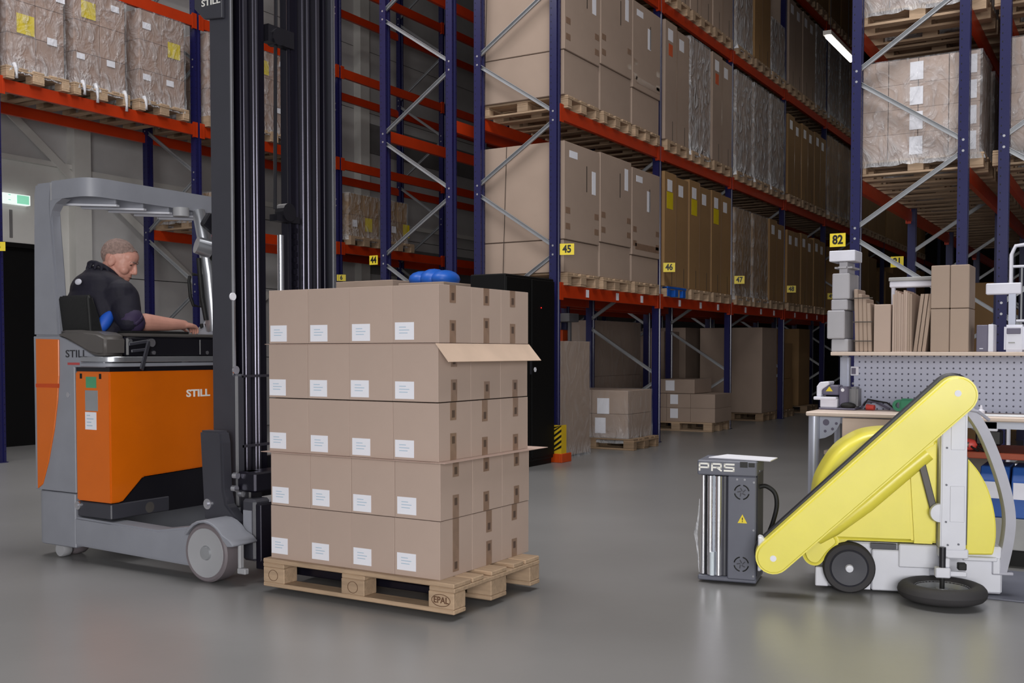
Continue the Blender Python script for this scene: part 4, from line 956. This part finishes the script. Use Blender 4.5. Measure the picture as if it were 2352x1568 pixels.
# ------------------------------------------------------------------ packing workbench
mat('bench_wood', (204, 186, 174), rough=.55, var=.05, stretch=(1, 6, 6)); mat('bench_metal', (176, 180, 196), rough=.35, metal=.35, var=.03)
mat('drawer_beige', (214, 192, 178), rough=.5, var=.02); mat('shelf_red', (150, 66, 40), rough=.6); mat('cabinet_grey', (150, 150, 150), rough=.55)
mat('pack_grey', (168, 166, 172), rough=.7, var=.05, rnd=.05); mat('pack_white', (214, 214, 226), rough=.6); mat('bin_blue', (40, 84, 160), rough=.45, var=.06)
mat('plug_red', (206, 74, 66), rough=.45); mat('tool_green', (46, 124, 92), rough=.45); mat('violet_grey', (96, 92, 112), rough=.5)
def pegmat():
    m = D.materials.new('pegboard'); m.use_nodes = True; nt = m.node_tree; N = nt.nodes; L = nt.links; b = N['Principled BSDF']
    tc = N.new('ShaderNodeTexCoord'); vm = N.new('ShaderNodeVectorMath'); vm.operation = 'SCALE'; vm.inputs['Scale'].default_value = 1/.038
    fr = N.new('ShaderNodeVectorMath'); fr.operation = 'FRACTION'; sb = N.new('ShaderNodeVectorMath'); sb.operation = 'SUBTRACT'; sb.inputs[1].default_value = (.5, .5, .5)
    mu = N.new('ShaderNodeVectorMath'); mu.operation = 'MULTIPLY'; mu.inputs[1].default_value = (1, 0, 1); ln = N.new('ShaderNodeVectorMath'); ln.operation = 'LENGTH'
    cp = N.new('ShaderNodeMath'); cp.operation = 'LESS_THAN'; cp.inputs[1].default_value = .15
    mx = N.new('ShaderNodeMix'); mx.data_type = 'RGBA'; mx.inputs[6].default_value = (*lin((172, 176, 196)), 1); mx.inputs[7].default_value = (*lin((70, 72, 90)), 1)
    for a, c in ((tc.outputs['Object'], vm.inputs[0]), (vm.outputs[0], fr.inputs[0]), (fr.outputs[0], sb.inputs[0]), (sb.outputs[0], mu.inputs[0]), (mu.outputs[0], ln.inputs[0]), (ln.outputs['Value'], cp.inputs[0]), (cp.outputs[0], mx.inputs[0]), (mx.outputs[2], b.inputs['Base Color'])): L.new(a, c)
    b.inputs['Roughness'].default_value = .5; MAT['pegboard'] = m
pegmat()
WB = thing('workbench', 'packing workbench with pegboard, overhead shelf and beige drawer behind the yellow robot', 'workbench', (-.95, 6.9, 0))
def cd_(name, m, *b, p=WB, **k): return G().box(*b).build(name, m, p, **k)
cd_('table_top', 'bench_wood', -1.79, 6.55, .845, -.05, 7.32, .872, bevel=.006)
for x in (-1.75, -.1):
    for y in (6.60, 7.25): G().cyl((x, y, .0), (x, y, .845), .034, n=18).build('leg', 'bench_metal', WB, smooth=40)
cd_('apron', 'bench_metal', -1.72, 6.62, .80, -.1, 6.66, .845)
g = G().prism([(-1.715, .84), (-1.585, .84), (-1.59, .80), (-1.61, .76), (-1.64, .73), (-1.68, .708), (-1.715, .70)], 'y', 6.60, 6.606).build('gusset', 'bench_metal', WB)
for x, z, r in ((-1.675, .805, .02), (-1.612, .80, .009), (-1.635, .765, .009), (-1.68, .75, .009)): G().cyl((x, 6.5985, z), (x, 6.6, z), r, n=14).build('hole', 'violet_grey', g)
drw = cd_('drawer', 'drawer_beige', -1.568, 6.56, .712, -1.24, 6.95, .838, bevel=.004)
G().cyl((-1.42, 6.553, .78), (-1.42, 6.56, .78), .007, n=10).cyl((-1.41, 6.553, .768), (-1.41, 6.56, .768), .005, n=8).build('lock', 'ink', drw)
cd_('side_shelf', 'bench_wood', -1.70, 6.65, .60, -1.22, 7.2, .624)
cd_('lower_shelf', 'shelf_red', -1.2, 6.60, .625, -.1, 7.2, .662, bevel=.004)
cb = cd_('base_cabinet', 'cabinet_grey', -.9, 6.6, .106, -.06, 7.2, .288, bevel=.004)
cd_('kick_recess', 'black_void', -.88, 6.68, 0, -.08, 7.15, .106)
cd_('side_carton', 'card_grey', -1.68, 6.72, .42, -1.3, 7.2, .624)
cd_('pegboard', 'pegboard', -1.60, 7.00, .872, -.05, 7.015, 1.222)
for x in (-1.657, -.3): cd_('column', 'bench_metal', x-.03, 6.98, .872, x+.03, 7.04, 1.222, bevel=.012, seg=2)
cd_('overhead_shelf', 'bench_wood', -1.69, 6.75, 1.222, -.05, 7.16, 1.245, bevel=.003)
pb = cd_('switch_box', 'pack_white', -1.62, 6.985, 1.09, -1.568, 6.998, 1.15, bevel=.004)
cd_('switch', 'violet_grey', -1.612, 6.98, 1.1, -1.585, 6.986, 1.14, p=pb)
cd_('cross_profile', 'pack_white', -.83, 7.1, 1.60, -.63, 7.15, 1.67, bevel=.006)
cd_('cross_profile_post', 'bench_metal', -.70, 7.1, 1.245, -.66, 7.14, 1.60)
def put(name, label, cat, m, *b, group=None, **k): return tag(G().box(*b).build(name, m, **k), label, cat, group)
SG = 'grey boxes stacked on the bench shelf'
put('storage_box', 'lowest pale grey box of the left shelf stack', 'box', 'pack_grey', -1.689, 6.76, 1.246, -1.585, 7.02, 1.326, bevel=.006, group=SG)
put('storage_box', 'wide pale grey box jutting left, second in the shelf stack', 'box', 'pack_grey', -1.714, 6.75, 1.328, -1.605, 7.0, 1.508, bevel=.006, group=SG)
put('storage_box', 'thin pale grey box in the middle of the shelf stack', 'box', 'pack_grey', -1.692, 6.76, 1.51, -1.59, 7.0, 1.577, bevel=.006, group=SG)
put('storage_box', 'tall pale grey box near the top of the shelf stack', 'box', 'pack_grey', -1.687, 6.76, 1.579, -1.579, 7.02, 1.742, bevel=.006, group=SG)
put('storage_box', 'rounded soft grey pack just under the white top box', 'box', 'pack_grey', -1.68, 6.76, 1.744, -1.57, 7.02, 1.815, bevel=.03, seg=4, smooth=50, group=SG)
put('storage_box', 'white carton crowning the grey shelf stack', 'box', 'pack_white', -1.705, 6.75, 1.817, -1.545, 6.95, 1.885, bevel=.004)
bd = thing('board_bundle', 'tied bundle of curled brown boards beside the grey shelf stack', 'cardboard bundle', (-1.49, 6.85, 1.246))
for i in range(4): 
    x = -1.545+i*.026
    G().add([(x, 6.78, 1.247), (x+.024, 6.78, 1.247), (x+.024, 7.0, 1.247), (x, 7.0, 1.247), (x-.012, 6.78, 1.64-.03*i), (x+.012, 6.78, 1.64-.03*i), (x+.012, 7.0, 1.64-.03*i), (x-.012, 7.0, 1.64-.03*i)], [(3, 2, 1, 0), (4, 5, 6, 7), (0, 1, 5, 4), (1, 2, 6, 5), (2, 3, 7, 6), (3, 0, 4, 7)]).build('board', 'card_grey', bd, bevel=.004)
for z in (1.31, 1.43, 1.58): G().box(-1.552-.01*(z > 1.4), 6.775, z, -1.44, 6.782, z+.006).build('tie', 'strap', bd)
put('carton', 'small orange-brown carton on the shelf between two board bundles', 'carton', 'card', -1.428, 6.76, 1.246, -1.328, 7.05, 1.54, bevel=.004)
bd = thing('board_bundle', 'upright bundle of thin brown boards with striped edges on the shelf', 'cardboard bundle', (-1.26, 6.85, 1.246))
for i in range(9): G().box(-1.317+i*.0125, 6.76+.004*(i % 3), 1.246, -1.317+i*.0125+.0115, 7.05, 1.60+.008*((i*7) % 4)).build('board', 'card' if i < 7 else 'card_grey', bd)
bd = thing('board_bundle', 'leaning brown boards left of the big twin cartons on the shelf', 'cardboard bundle', (-1.16, 6.85, 1.246))
for i in range(3):
    x = -1.20+i*.025
    G().add([(x, 6.8, 1.247), (x+.02, 6.8, 1.247), (x+.02, 7.05, 1.247), (x, 7.05, 1.247), (x+.04, 6.8, 1.60), (x+.06, 6.8, 1.60), (x+.06, 7.05, 1.60), (x+.04, 7.05, 1.60)], [(3, 2, 1, 0), (4, 5, 6, 7), (0, 1, 5, 4), (1, 2, 6, 5), (2, 3, 7, 6), (3, 0, 4, 7)]).build('board', 'card_grey', bd)
wt = thing('printer_tray', 'white narrow printer tray on two legs behind the shelf bundles', 'printer tray', (-1.24, 7.1, 1.246))
G().box(-1.40, 7.075, 1.66, -1.12, 7.15, 1.70).build('tray_front', 'pack_white', wt, bevel=.006)
G().box(-1.405, 7.07, 1.70, -1.115, 7.15, 1.725).build('tray_lid', 'cabinet_grey', wt, bevel=.004)
for x in (-1.39, -1.15): G().box(x, 7.09, 1.246, x+.02, 7.13, 1.66).build('leg', 'pack_white', wt)
for i in range(2):
    for k in range(2):
        x = -1.095+i*.109
        put('carton', f'{("lower", "upper")[k]} {("left", "right")[i]} carton of the four big grey-brown ones on the shelf', 'carton', 'card_grey', x, 6.76, 1.246+k*.262, x+.106, 7.02, 1.246+k*.262+.259, bevel=.004, group='big grey-brown cartons on the bench shelf')
t = thing('device_box', 'small grey box with white side next to the big shelf cartons', 'box', (-.8, 6.85, 1.246))
G().box(-.838, 6.76, 1.246, -.775, 6.92, 1.405).build('front_part', 'violet_grey', t, bevel=.004); G().box(-.774, 6.76, 1.246, -.745, 6.92, 1.408).build('side_part', 'pack_white', t, bevel=.003)
G().box(-.82, 6.758, 1.262, -.80, 6.76, 1.267).build('badge', 'pack_white', t)
t = thing('label_printer', 'white label printer with dark window at the right end of the shelf', 'printer', (-.63, 6.88, 1.246))
G().box(-.69, 6.77, 1.246, -.58, 7.0, 1.405).build('case', 'pack_white', t, bevel=.012, seg=2); G().box(-.675, 6.766, 1.35, -.60, 6.772, 1.385).build('window', 'violet_grey', t, bevel=.004)
G().box(-.665, 6.768, 1.296, -.63, 6.77, 1.303).build('badge', 'cabinet_grey', t)
# on the table
t = thing('tape_machine', 'white and violet gummed tape machine with warning triangle on the table', 'tape machine', (-1.68, 6.93, .872))
G().box(-1.78, 6.82, .873, -1.55, 7.0, .885).build('base', 'violet_grey', t, bevel=.004)
G().box(-1.775, 6.83, .885, -1.665, 6.96, .945).build('tape_tray', 'pack_white', t, bevel=.006)
G().box(-1.815, 6.82, .935, -1.67, 6.9, .955).build('tray_lip', 'pack_white', t, bevel=.004)
G().prism([(-1.80, .955), (-1.77, .955), (-1.77, 1.0), (-1.72, 1.035), (-1.72, 1.055), (-1.78, 1.05), (-1.80, 1.02)], 'y', 6.84, 6.98).build('side_cover', 'pack_white', t, bevel=.006)
G().box(-1.77, 6.86, .965, -1.66, 6.97, 1.03).build('cutter_head', 'violet_grey', t, bevel=.008); G().box(-1.66, 6.85, .885, -1.60, 6.99, 1.02).build('motor_housing', 'violet_grey', t, bevel=.01)
G().prism([(-1.745, .99), (-1.70, .99), (-1.722, 1.022)], 'y', 6.856, 6.859).build('warning_triangle', 'tag_yellow', t)
G().box(-1.6, 6.87, .885, -1.545, 6.98, 1.02).build('roll_housing', 'grey_metal', t, bevel=.012, seg=2); G().cyl((-1.635, 6.846, 1.0), (-1.635, 6.85, 1.0), .011, n=12).build('dial', 'label_white', t)
G().ell((-1.6, 6.85, .9), (.05, .03, .022)).build('cable_coil', 'seat_black', t, smooth=True)
t = thing('power_cable', 'coiled black cable with red plug lying on the table', 'cable', (-1.45, 6.93, .873))
G().tube([(-1.52, 6.93, .9), (-1.5, 6.95, .94), (-1.45, 6.96, .93), (-1.38, 6.95, .92), (-1.33, 6.93, .885), (-1.3, 6.92, .879)], .005, 8).build('cord', 'seat_black', t, smooth=True)
G().tube([(-1.54, 6.95, .88), (-1.52, 6.97, .92), (-1.46, 6.98, .925), (-1.40, 6.95, .90), (-1.36, 6.93, .88)], .007, 8).build('cord', 'violet_grey', t, smooth=True)
G().cyl((-1.495, 6.90, .892), (-1.445, 6.89, .89), .02, .017, 14).build('plug', 'plug_red', t, smooth=40)
t = thing('tape_dispenser', 'green hand tape dispenser on the table partly behind the yellow arm', 'tape dispenser', (-1.24, 6.85, .873))
G().box(-1.28, 6.80, .885, -1.18, 6.86, .955).build('body', 'tool_green', t, bevel=.012, seg=2); G().lathe([(.018, -.02), (.036, -.02), (.036, .02), (.018, .02), (.018, -.02)], (-1.285, 6.83, .912), 'y', 24).build('roll', 'tool_green', t, smooth=40)
t = thing('glue_bottle', 'little white bottle standing on the table right of the yellow arm', 'bottle', (-.80, 6.72, .873))
G().lathe([(0, 0), (.018, 0), (.02, .004), (.02, .026), (.009, .034), (.009, .044), (0, .044)], (-.80, 6.72, .873), 'z', 18).build('bottle_body', 'pack_white', t, smooth=40); G().lathe([(0, .044), (.007, .044), (.006, .056), (0, .058)], (-.80, 6.72, .873), 'z', 14).build('cap', 'pack_white', t, smooth=40)
tag(G().bar((-.78, 6.62, .879), (-.45, 6.66, .879), .03, .012).build('steel_ruler', 'galvanised'), 'long steel ruler lying on the table at the right picture edge', 'ruler')
# under the table
BB = 'blue bins under the workbench'
for i, x in enumerate((-.79, -.62, -.45)):
    lab = ('left', 'middle', 'right')[i]
    t = thing('storage_bin', f'blue storage bin with white front label, {lab} one under the red shelf', 'bin', (x+.08, 6.75, .289), group=BB)
    G().prism([(6.6, .29), (6.95, .29), (6.95, .58), (6.66, .58), (6.60, .50)], 'x', x, x+.155).build('body', 'bin_blue', t, bevel=.006)
    G().box(x+.01, 6.594, .40, x+.145, 6.60, .495).build('front_label', 'pack_white', t)
t = thing('cable_tray_box', 'dark power strip with cables and a white clip under the table top', 'power strip', (-.75, 6.68, .663))
G().box(-.82, 6.64, .70, -.68, 6.74, .79).build('case', 'truck_black', t, bevel=.01); G().box(-.79, 6.62, .785, -.70, 6.66, .842).build('clip', 'pack_white', t, bevel=.004)
for k in range(4): G().tube([(-.82+.03*k, 6.66, .72), (-.84+.035*k, 6.63, .69), (-.80+.035*k, 6.62, .668)], .006, 6).build('cord', 'seat_black', t)
t = thing('barcode_scanner', 'red and silver barcode scanner lying on the red shelf', 'scanner', (-.86, 6.66, .663))
G().ell((-.86, 6.66, .70), (.055, .035, .036)).build('head', 'plug_red', t, smooth=True); G().cyl((-.9, 6.64, .705), (-.85, 6.63, .70), .017, n=12).build('window', 'chrome', t, smooth=40)
tag(G().box(-.85, 5.72, .0, .9, 6.5, .008).build('floor_mat', 'robot_grey', bevel=.003), 'thin blue-grey floor mat in front of the workbench', 'floor mat')
# white trolley frame at the far right
t = thing('hand_trolley', 'white tubular trolley frame at the right picture edge behind the shelf', 'trolley', (-.72, 9.6, 0))
for x in (-.93, -.62): G().tube([(x, 9.6, .05), (x, 9.6, 2.05), (x+.03, 9.6, 2.12), (x+.12, 9.6, 2.13)], .016, 8).build('upright_tube', 'pack_white', t, smooth=50)
for z in (.3, .9, 1.5, 1.95): G().tube([(-.93, 9.6, z), (-.62, 9.6, z)], .012, 8).build('rung', 'pack_white', t, smooth=50)
for x in (-.85, -.77, -.7): G().tube([(x, 9.6, .9), (x, 9.6, 1.95)], .008, 6).build('wire', 'galvanised', t)
for x in (-.95, -.6): G().lathe([(0, -.02), (.07, -.02), (.07, .02), (0, .02)], (x, 9.6, .07), 'x', 18).build('wheel', 'rubber', t)
# ------------------------------------------------------------------ the driver
mat('skin', (206, 150, 134), rough=.5, var=.06, scale=20); mat('hair', (146, 122, 114), rough=.8, var=.25, scale=60, bump=.5, bscale=120)
mat('shirt_navy', (13, 9, 30), rough=.75, var=.12, scale=14, bump=.15, bscale=30); mat('shirt_blue', (24, 84, 190), rough=.6, var=.06)
mat('shirt_violet', (46, 32, 66), rough=.7, var=.12, scale=30); mat('trouser', (28, 28, 36), rough=.8); mat('eye_dark', (40, 26, 24), rough=.3)
def fuse(g, m, name, voxel, smooth=6):
    me = D.meshes.new(name); me.from_pydata([tuple(v) for v in g.v], [], g.f); me.update()
    bm = bmesh.new(); bm.from_mesh(me); bmesh.ops.recalc_face_normals(bm, faces=bm.faces); bm.to_mesh(me); bm.free()
    o = D.objects.new(name, me); COL.objects.link(o)
    r = o.modifiers.new('r', 'REMESH'); r.mode = 'VOXEL'; r.voxel_size = voxel
    s = o.modifiers.new('s', 'SMOOTH'); s.iterations = smooth; s.factor = .5
    dg = bpy.context.evaluated_depsgraph_get(); out = D.meshes.new_from_object(o.evaluated_get(dg))
    D.objects.remove(o); D.meshes.remove(me)
    out.name = name; out.materials.clear(); out.materials.append(M(m)); out.polygons.foreach_set('use_smooth', [True]*len(out.polygons))
    return out
def caps(g, pts, rs, n=14):
    """chain of tapered capsules"""
    pts = [Vector(p) for p in pts]
    for i in range(len(pts)-1):
        g.tube([pts[i], pts[i+1]], [rs[i], rs[i+1]], n)
    for p, r in zip(pts, rs): g.ell(p, r, None, n, 8)
HC = Vector((-5.46, 4.335, 1.812)); HR = Matrix.Rotation(rad(-57), 3, 'Z') @ Matrix.Rotation(rad(-24), 3, 'X') @ Matrix.Rotation(rad(4), 3, 'Y'); HS = 1.06
def hp_(p): return HC+HR @ (Vector(p)*HS)
def hell(g, c, r, rot=None): g.ell(hp_(c), tuple(x*HS for x in r), HR @ rot if rot else HR, 18, 12)
PO = Vector((-5.5, 4.3, .5))
b = G()
hell(b, (0, -.012, .03), (.078, .1, .093)); hell(b, (0, .03, .0), (.07, .068, .1)); hell(b, (0, .03, -.06), (.058, .062, .06)); hell(b, (0, .066, -.098), (.03, .024, .022))
hell(b, (0, .05, .045), (.066, .052, .05))                                         # forehead
for s in (-1, 1):
    hell(b, (s*.04, .06, -.03), (.03, .03, .03)); hell(b, (s*.03, .088, .022), (.026, .012, .009)); hell(b, (s*.045, .01, -.065), (.02, .04, .035))
    hell(b, (s*.078, -.012, -.008), (.009, .022, .034), Matrix.Rotation(rad(s*14), 3, 'Z')); hell(b, (s*.083, -.02, .006), (.008, .012, .018)); hell(b, (s*.012, .106, -.034), (.01, .012, .009))
caps(b, [hp_((0, .096, .016)), hp_((0, .108, -.010)), hp_((0, .114, -.028))], [.010, .013, .0145])
hell(b, (0, .07, -.055), (.038, .03, .034)); hell(b, (0, .082, -.085), (.028, .016, .02)); hell(b, (0, .09, -.060), (.022, .014, .007)); hell(b, (0, .088, -.074), (.019, .013, .008)); hell(b, (0, .05, -.115), (.04, .04, .015))
caps(b, [hp_((0, -.02, -.05)), (-5.49, 4.27, 1.70), (-5.5, 4.23, 1.60)], [.064, .066, .075], 18)
# torso core under the shirt, thighs and shins under the trousers
b.ell((-5.5, 4.21, 1.42), (.15, .12, .26)); caps(b, [(-5.42, 4.24, 1.2), (-5.42, 4.68, 1.2), (-5.5, 4.78, .72)], [.07, .055, .04]); caps(b, [(-5.62, 4.24, 1.2), (-5.62, 4.68, 1.2), (-5.62, 4.78, .72)], [.07, .055, .04])
# arms
RS, RE, RW = Vector((-5.30, 4.24, 1.575)), Vector((-5.225, 4.21, 1.42)), Vector((-5.24, 4.65, 1.418))
LS, LE, LW = Vector((-5.70, 4.26, 1.575)), Vector((-5.74, 4.46, 1.40)), Vector((-5.52, 4.80, 1.425))
caps(b, [RS, RE, RE.lerp(RW, .3)+Vector((0, 0, .006)), RE.lerp(RW, .7), RW], [.055, .05, .056, .042, .03], 16)
caps(b, [LS, LE, LE.lerp(LW, .3), LW], [.055, .046, .046, .03], 16)
def hand(g, w, d, up, side, curl):
    """palm and five fingers; d forward, up back-of-hand normal, side towards the thumb"""
    d, up, side = d.normalized(), up.normalized(), side.normalized()
    def P(a, s, h): return w+d*a+side*s+up*h
    for s in (-.026, -.009, .009, .027): caps(g, [P(.0, s*.7, 0), P(.045, s, .004), P(.082, s*1.1, .002)], [.017, .0165, .013], 10)
    for s, L in ((.029, .066), (.0095, .076), (-.0105, .072), (-.03, .056)):
        pts = [P(.082, s*1.08, .002)]; a = 0.
        for k, f in enumerate((.42, .33, .25)):
            a += curl*(.5, .9, .6)[k]; pts.append(pts[-1]+(d*math.cos(a)-up*math.sin(a))*L*f)
        caps(g, pts, [.0098, .009, .0082, .0072], 10)
    caps(g, [P(.012, .02, -.004), P(.04, .046, -.012), P(.066, .056, -.024), P(.085, .052, -.038)], [.015, .0125, .0105, .0085], 10)
hand(b, RW, Vector((-.03, .145, -.012)), Vector((.25, .05, 1)), Vector((-1, -.1, .2)), .75)
hand(b, LW, Vector((.12, .14, -.02)), Vector((0, 0, 1)), Vector((.8, -.5, 0)), .6)
b.v = [tuple(Vector(v)-PO) for v in b.v]
PE = inst(fuse(b, 'skin', 'person', .0045, 4), 'person', None, PO)
tag(PE, 'man in dark navy polo shirt seated sideways in the truck, looking down, hand on controls', 'person')
def wear(g, m, name, voxel=.007, smooth=5):
    g.v = [tuple(Vector(v)-PO) for v in g.v]
    o = D.objects.new(name, fuse(g, m, name, voxel, smooth)); COL.objects.link(o); o.parent = PE; return o
s_ = G()
s_.ell((-5.5, 4.215, 1.36), (.205, .165, .25), None, 24, 16); s_.ell((-5.5, 4.19, 1.5), (.215, .155, .19), None, 24, 16); s_.ell((-5.5, 4.175, 1.62), (.17, .11, .12), None, 20, 12)
caps(s_, [(-5.66, 4.22, 1.635), (-5.5, 4.20, 1.69), (-5.34, 4.22, 1.635)], [.07, .085, .07], 16)
caps(s_, [RS, RS.lerp(RE, .55), RE+Vector((.004, .01, .012))], [.092, .088, .074], 18); caps(s_, [LS, LE.lerp(LS, .35)], [.09, .075], 16)
caps(s_, [RS+Vector((0, -.02, .02)), (-5.4, 4.2, 1.5)], [.09, .1], 14); caps(s_, [LS, (-5.6, 4.2, 1.5)], [.09, .1], 14)
sh = wear(s_, 'shirt_navy', 'shirt')
c_ = G()   # collar
ring = []
for k in range(16):
    t = 2*math.pi*k/16; ring.append(Vector((-5.492+.083*math.cos(t), 4.25+.088*math.sin(t), 1.732-.06*math.sin(t))))
caps(c_, ring+[ring[0]], [.014]*17, 8)
for k in range(16): caps(c_, [ring[k], ring[k]+Vector((.012*math.cos(2*math.pi*k/16), .012*math.sin(2*math.pi*k/16), -.035))], [.011, .012], 8)
wear(c_, 'shirt_navy', 'collar', .005, 12)
t_ = G(); caps(t_, [(-5.42, 4.2, 1.19), (-5.42, 4.68, 1.19), (-5.5, 4.78, .72), (-5.5, 4.8, .55)], [.1, .085, .065, .06]); caps(t_, [(-5.62, 4.2, 1.19), (-5.62, 4.68, 1.19), (-5.62, 4.78, .72), (-5.62, 4.8, .55)], [.1, .085, .065, .06])
wear(t_, 'trouser', 'trousers', .012)
h_ = G()   # short hair: sides, back and thin top
hell(h_, (0, -.014, .032), (.0805, .1025, .0945)); hell(h_, (0, .045, .05), (.067, .056, .05)); 
hair = h_; keep = []
hm = fuse(G().add(*(lambda g: (g.v, g.f))(h_)), 'hair', 'hair', .004, 3)
iv = HR.inverted(); bm = bmesh.new(); bm.from_mesh(hm); dl = []
for v in bm.verts:
    q = iv @ (v.co-HC)/HS; a = q.y; z = q.z
    if a > .078+.01*noise.noise(q*60) or (z < .022+max(0, a+.03)*.62+.006*noise.noise(q*50) and a > -.055) or z < -.045: dl.append(v)
    else: v.co += HR @ Vector((noise.noise(q*90)*.002, noise.noise(q*80)*.002, noise.noise(q*70)*.002))
bmesh.ops.delete(bm, geom=dl, context='VERTS'); bm.transform(Matrix.Translation(-PO)); bm.to_mesh(hm); bm.free()
ho = D.objects.new('hair', hm); COL.objects.link(ho); ho.parent = PE
def pp(g, name, m, **k): 
    o = g.build(name, m, PE, **k); return o
for s in (-1, 1):
    e = G(); e.ell(hp_((s*.031, .083, .008)), tuple(x*HS for x in (.013, .01, .0042)), HR); pp(e, 'eye', 'eye_dark', smooth=True)
    e = G(); caps(e, [hp_((s*.014, .1, .026)), hp_((s*.034, .097, .031)), hp_((s*.05, .083, .026))], [.004, .0045, .003], 8); pp(e, 'eyebrow', 'hair', smooth=True)
e = G(); caps(e, [hp_((-.02, .098, -.0665)), hp_((0, .1035, -.0665)), hp_((.02, .098, -.0665))], [.0015, .002, .0015], 8); pp(e, 'mouth_line', 'eye_dark', smooth=True)
# blue side panel, violet sleeve hem, back badge, wrist watch
e = G(); e.ell((-5.33, 4.125, 1.425), (.045, .04, .085), Matrix.Rotation(rad(-30), 3, 'Z') @ Matrix.Rotation(rad(-32), 3, 'X')); pp(e, 'shirt_side_panel', 'shirt_blue', smooth=True)
e = G(); d_ = (RE-RS).normalized(); caps(e, [RE+Vector((.004, .014, .02)), RE+Vector((.004, .03, .0))], [.077, .074], 18); pp(e, 'sleeve_hem', 'shirt_violet', smooth=True)
e = G(); e.ell((-5.47, 4.05, 1.665), (.032, .008, .018), Matrix.Rotation(rad(15), 3, 'X') @ Matrix.Rotation(rad(-10), 3, 'Y')); pp(e, 'back_badge', 'pack_white', smooth=True)
e = G(); wd = (LW-LE).normalized(); e.tube([LW-wd*.02, LW+wd*.008], [.034, .033], 16); pp(e, 'wrist_watch', 'seat_black')
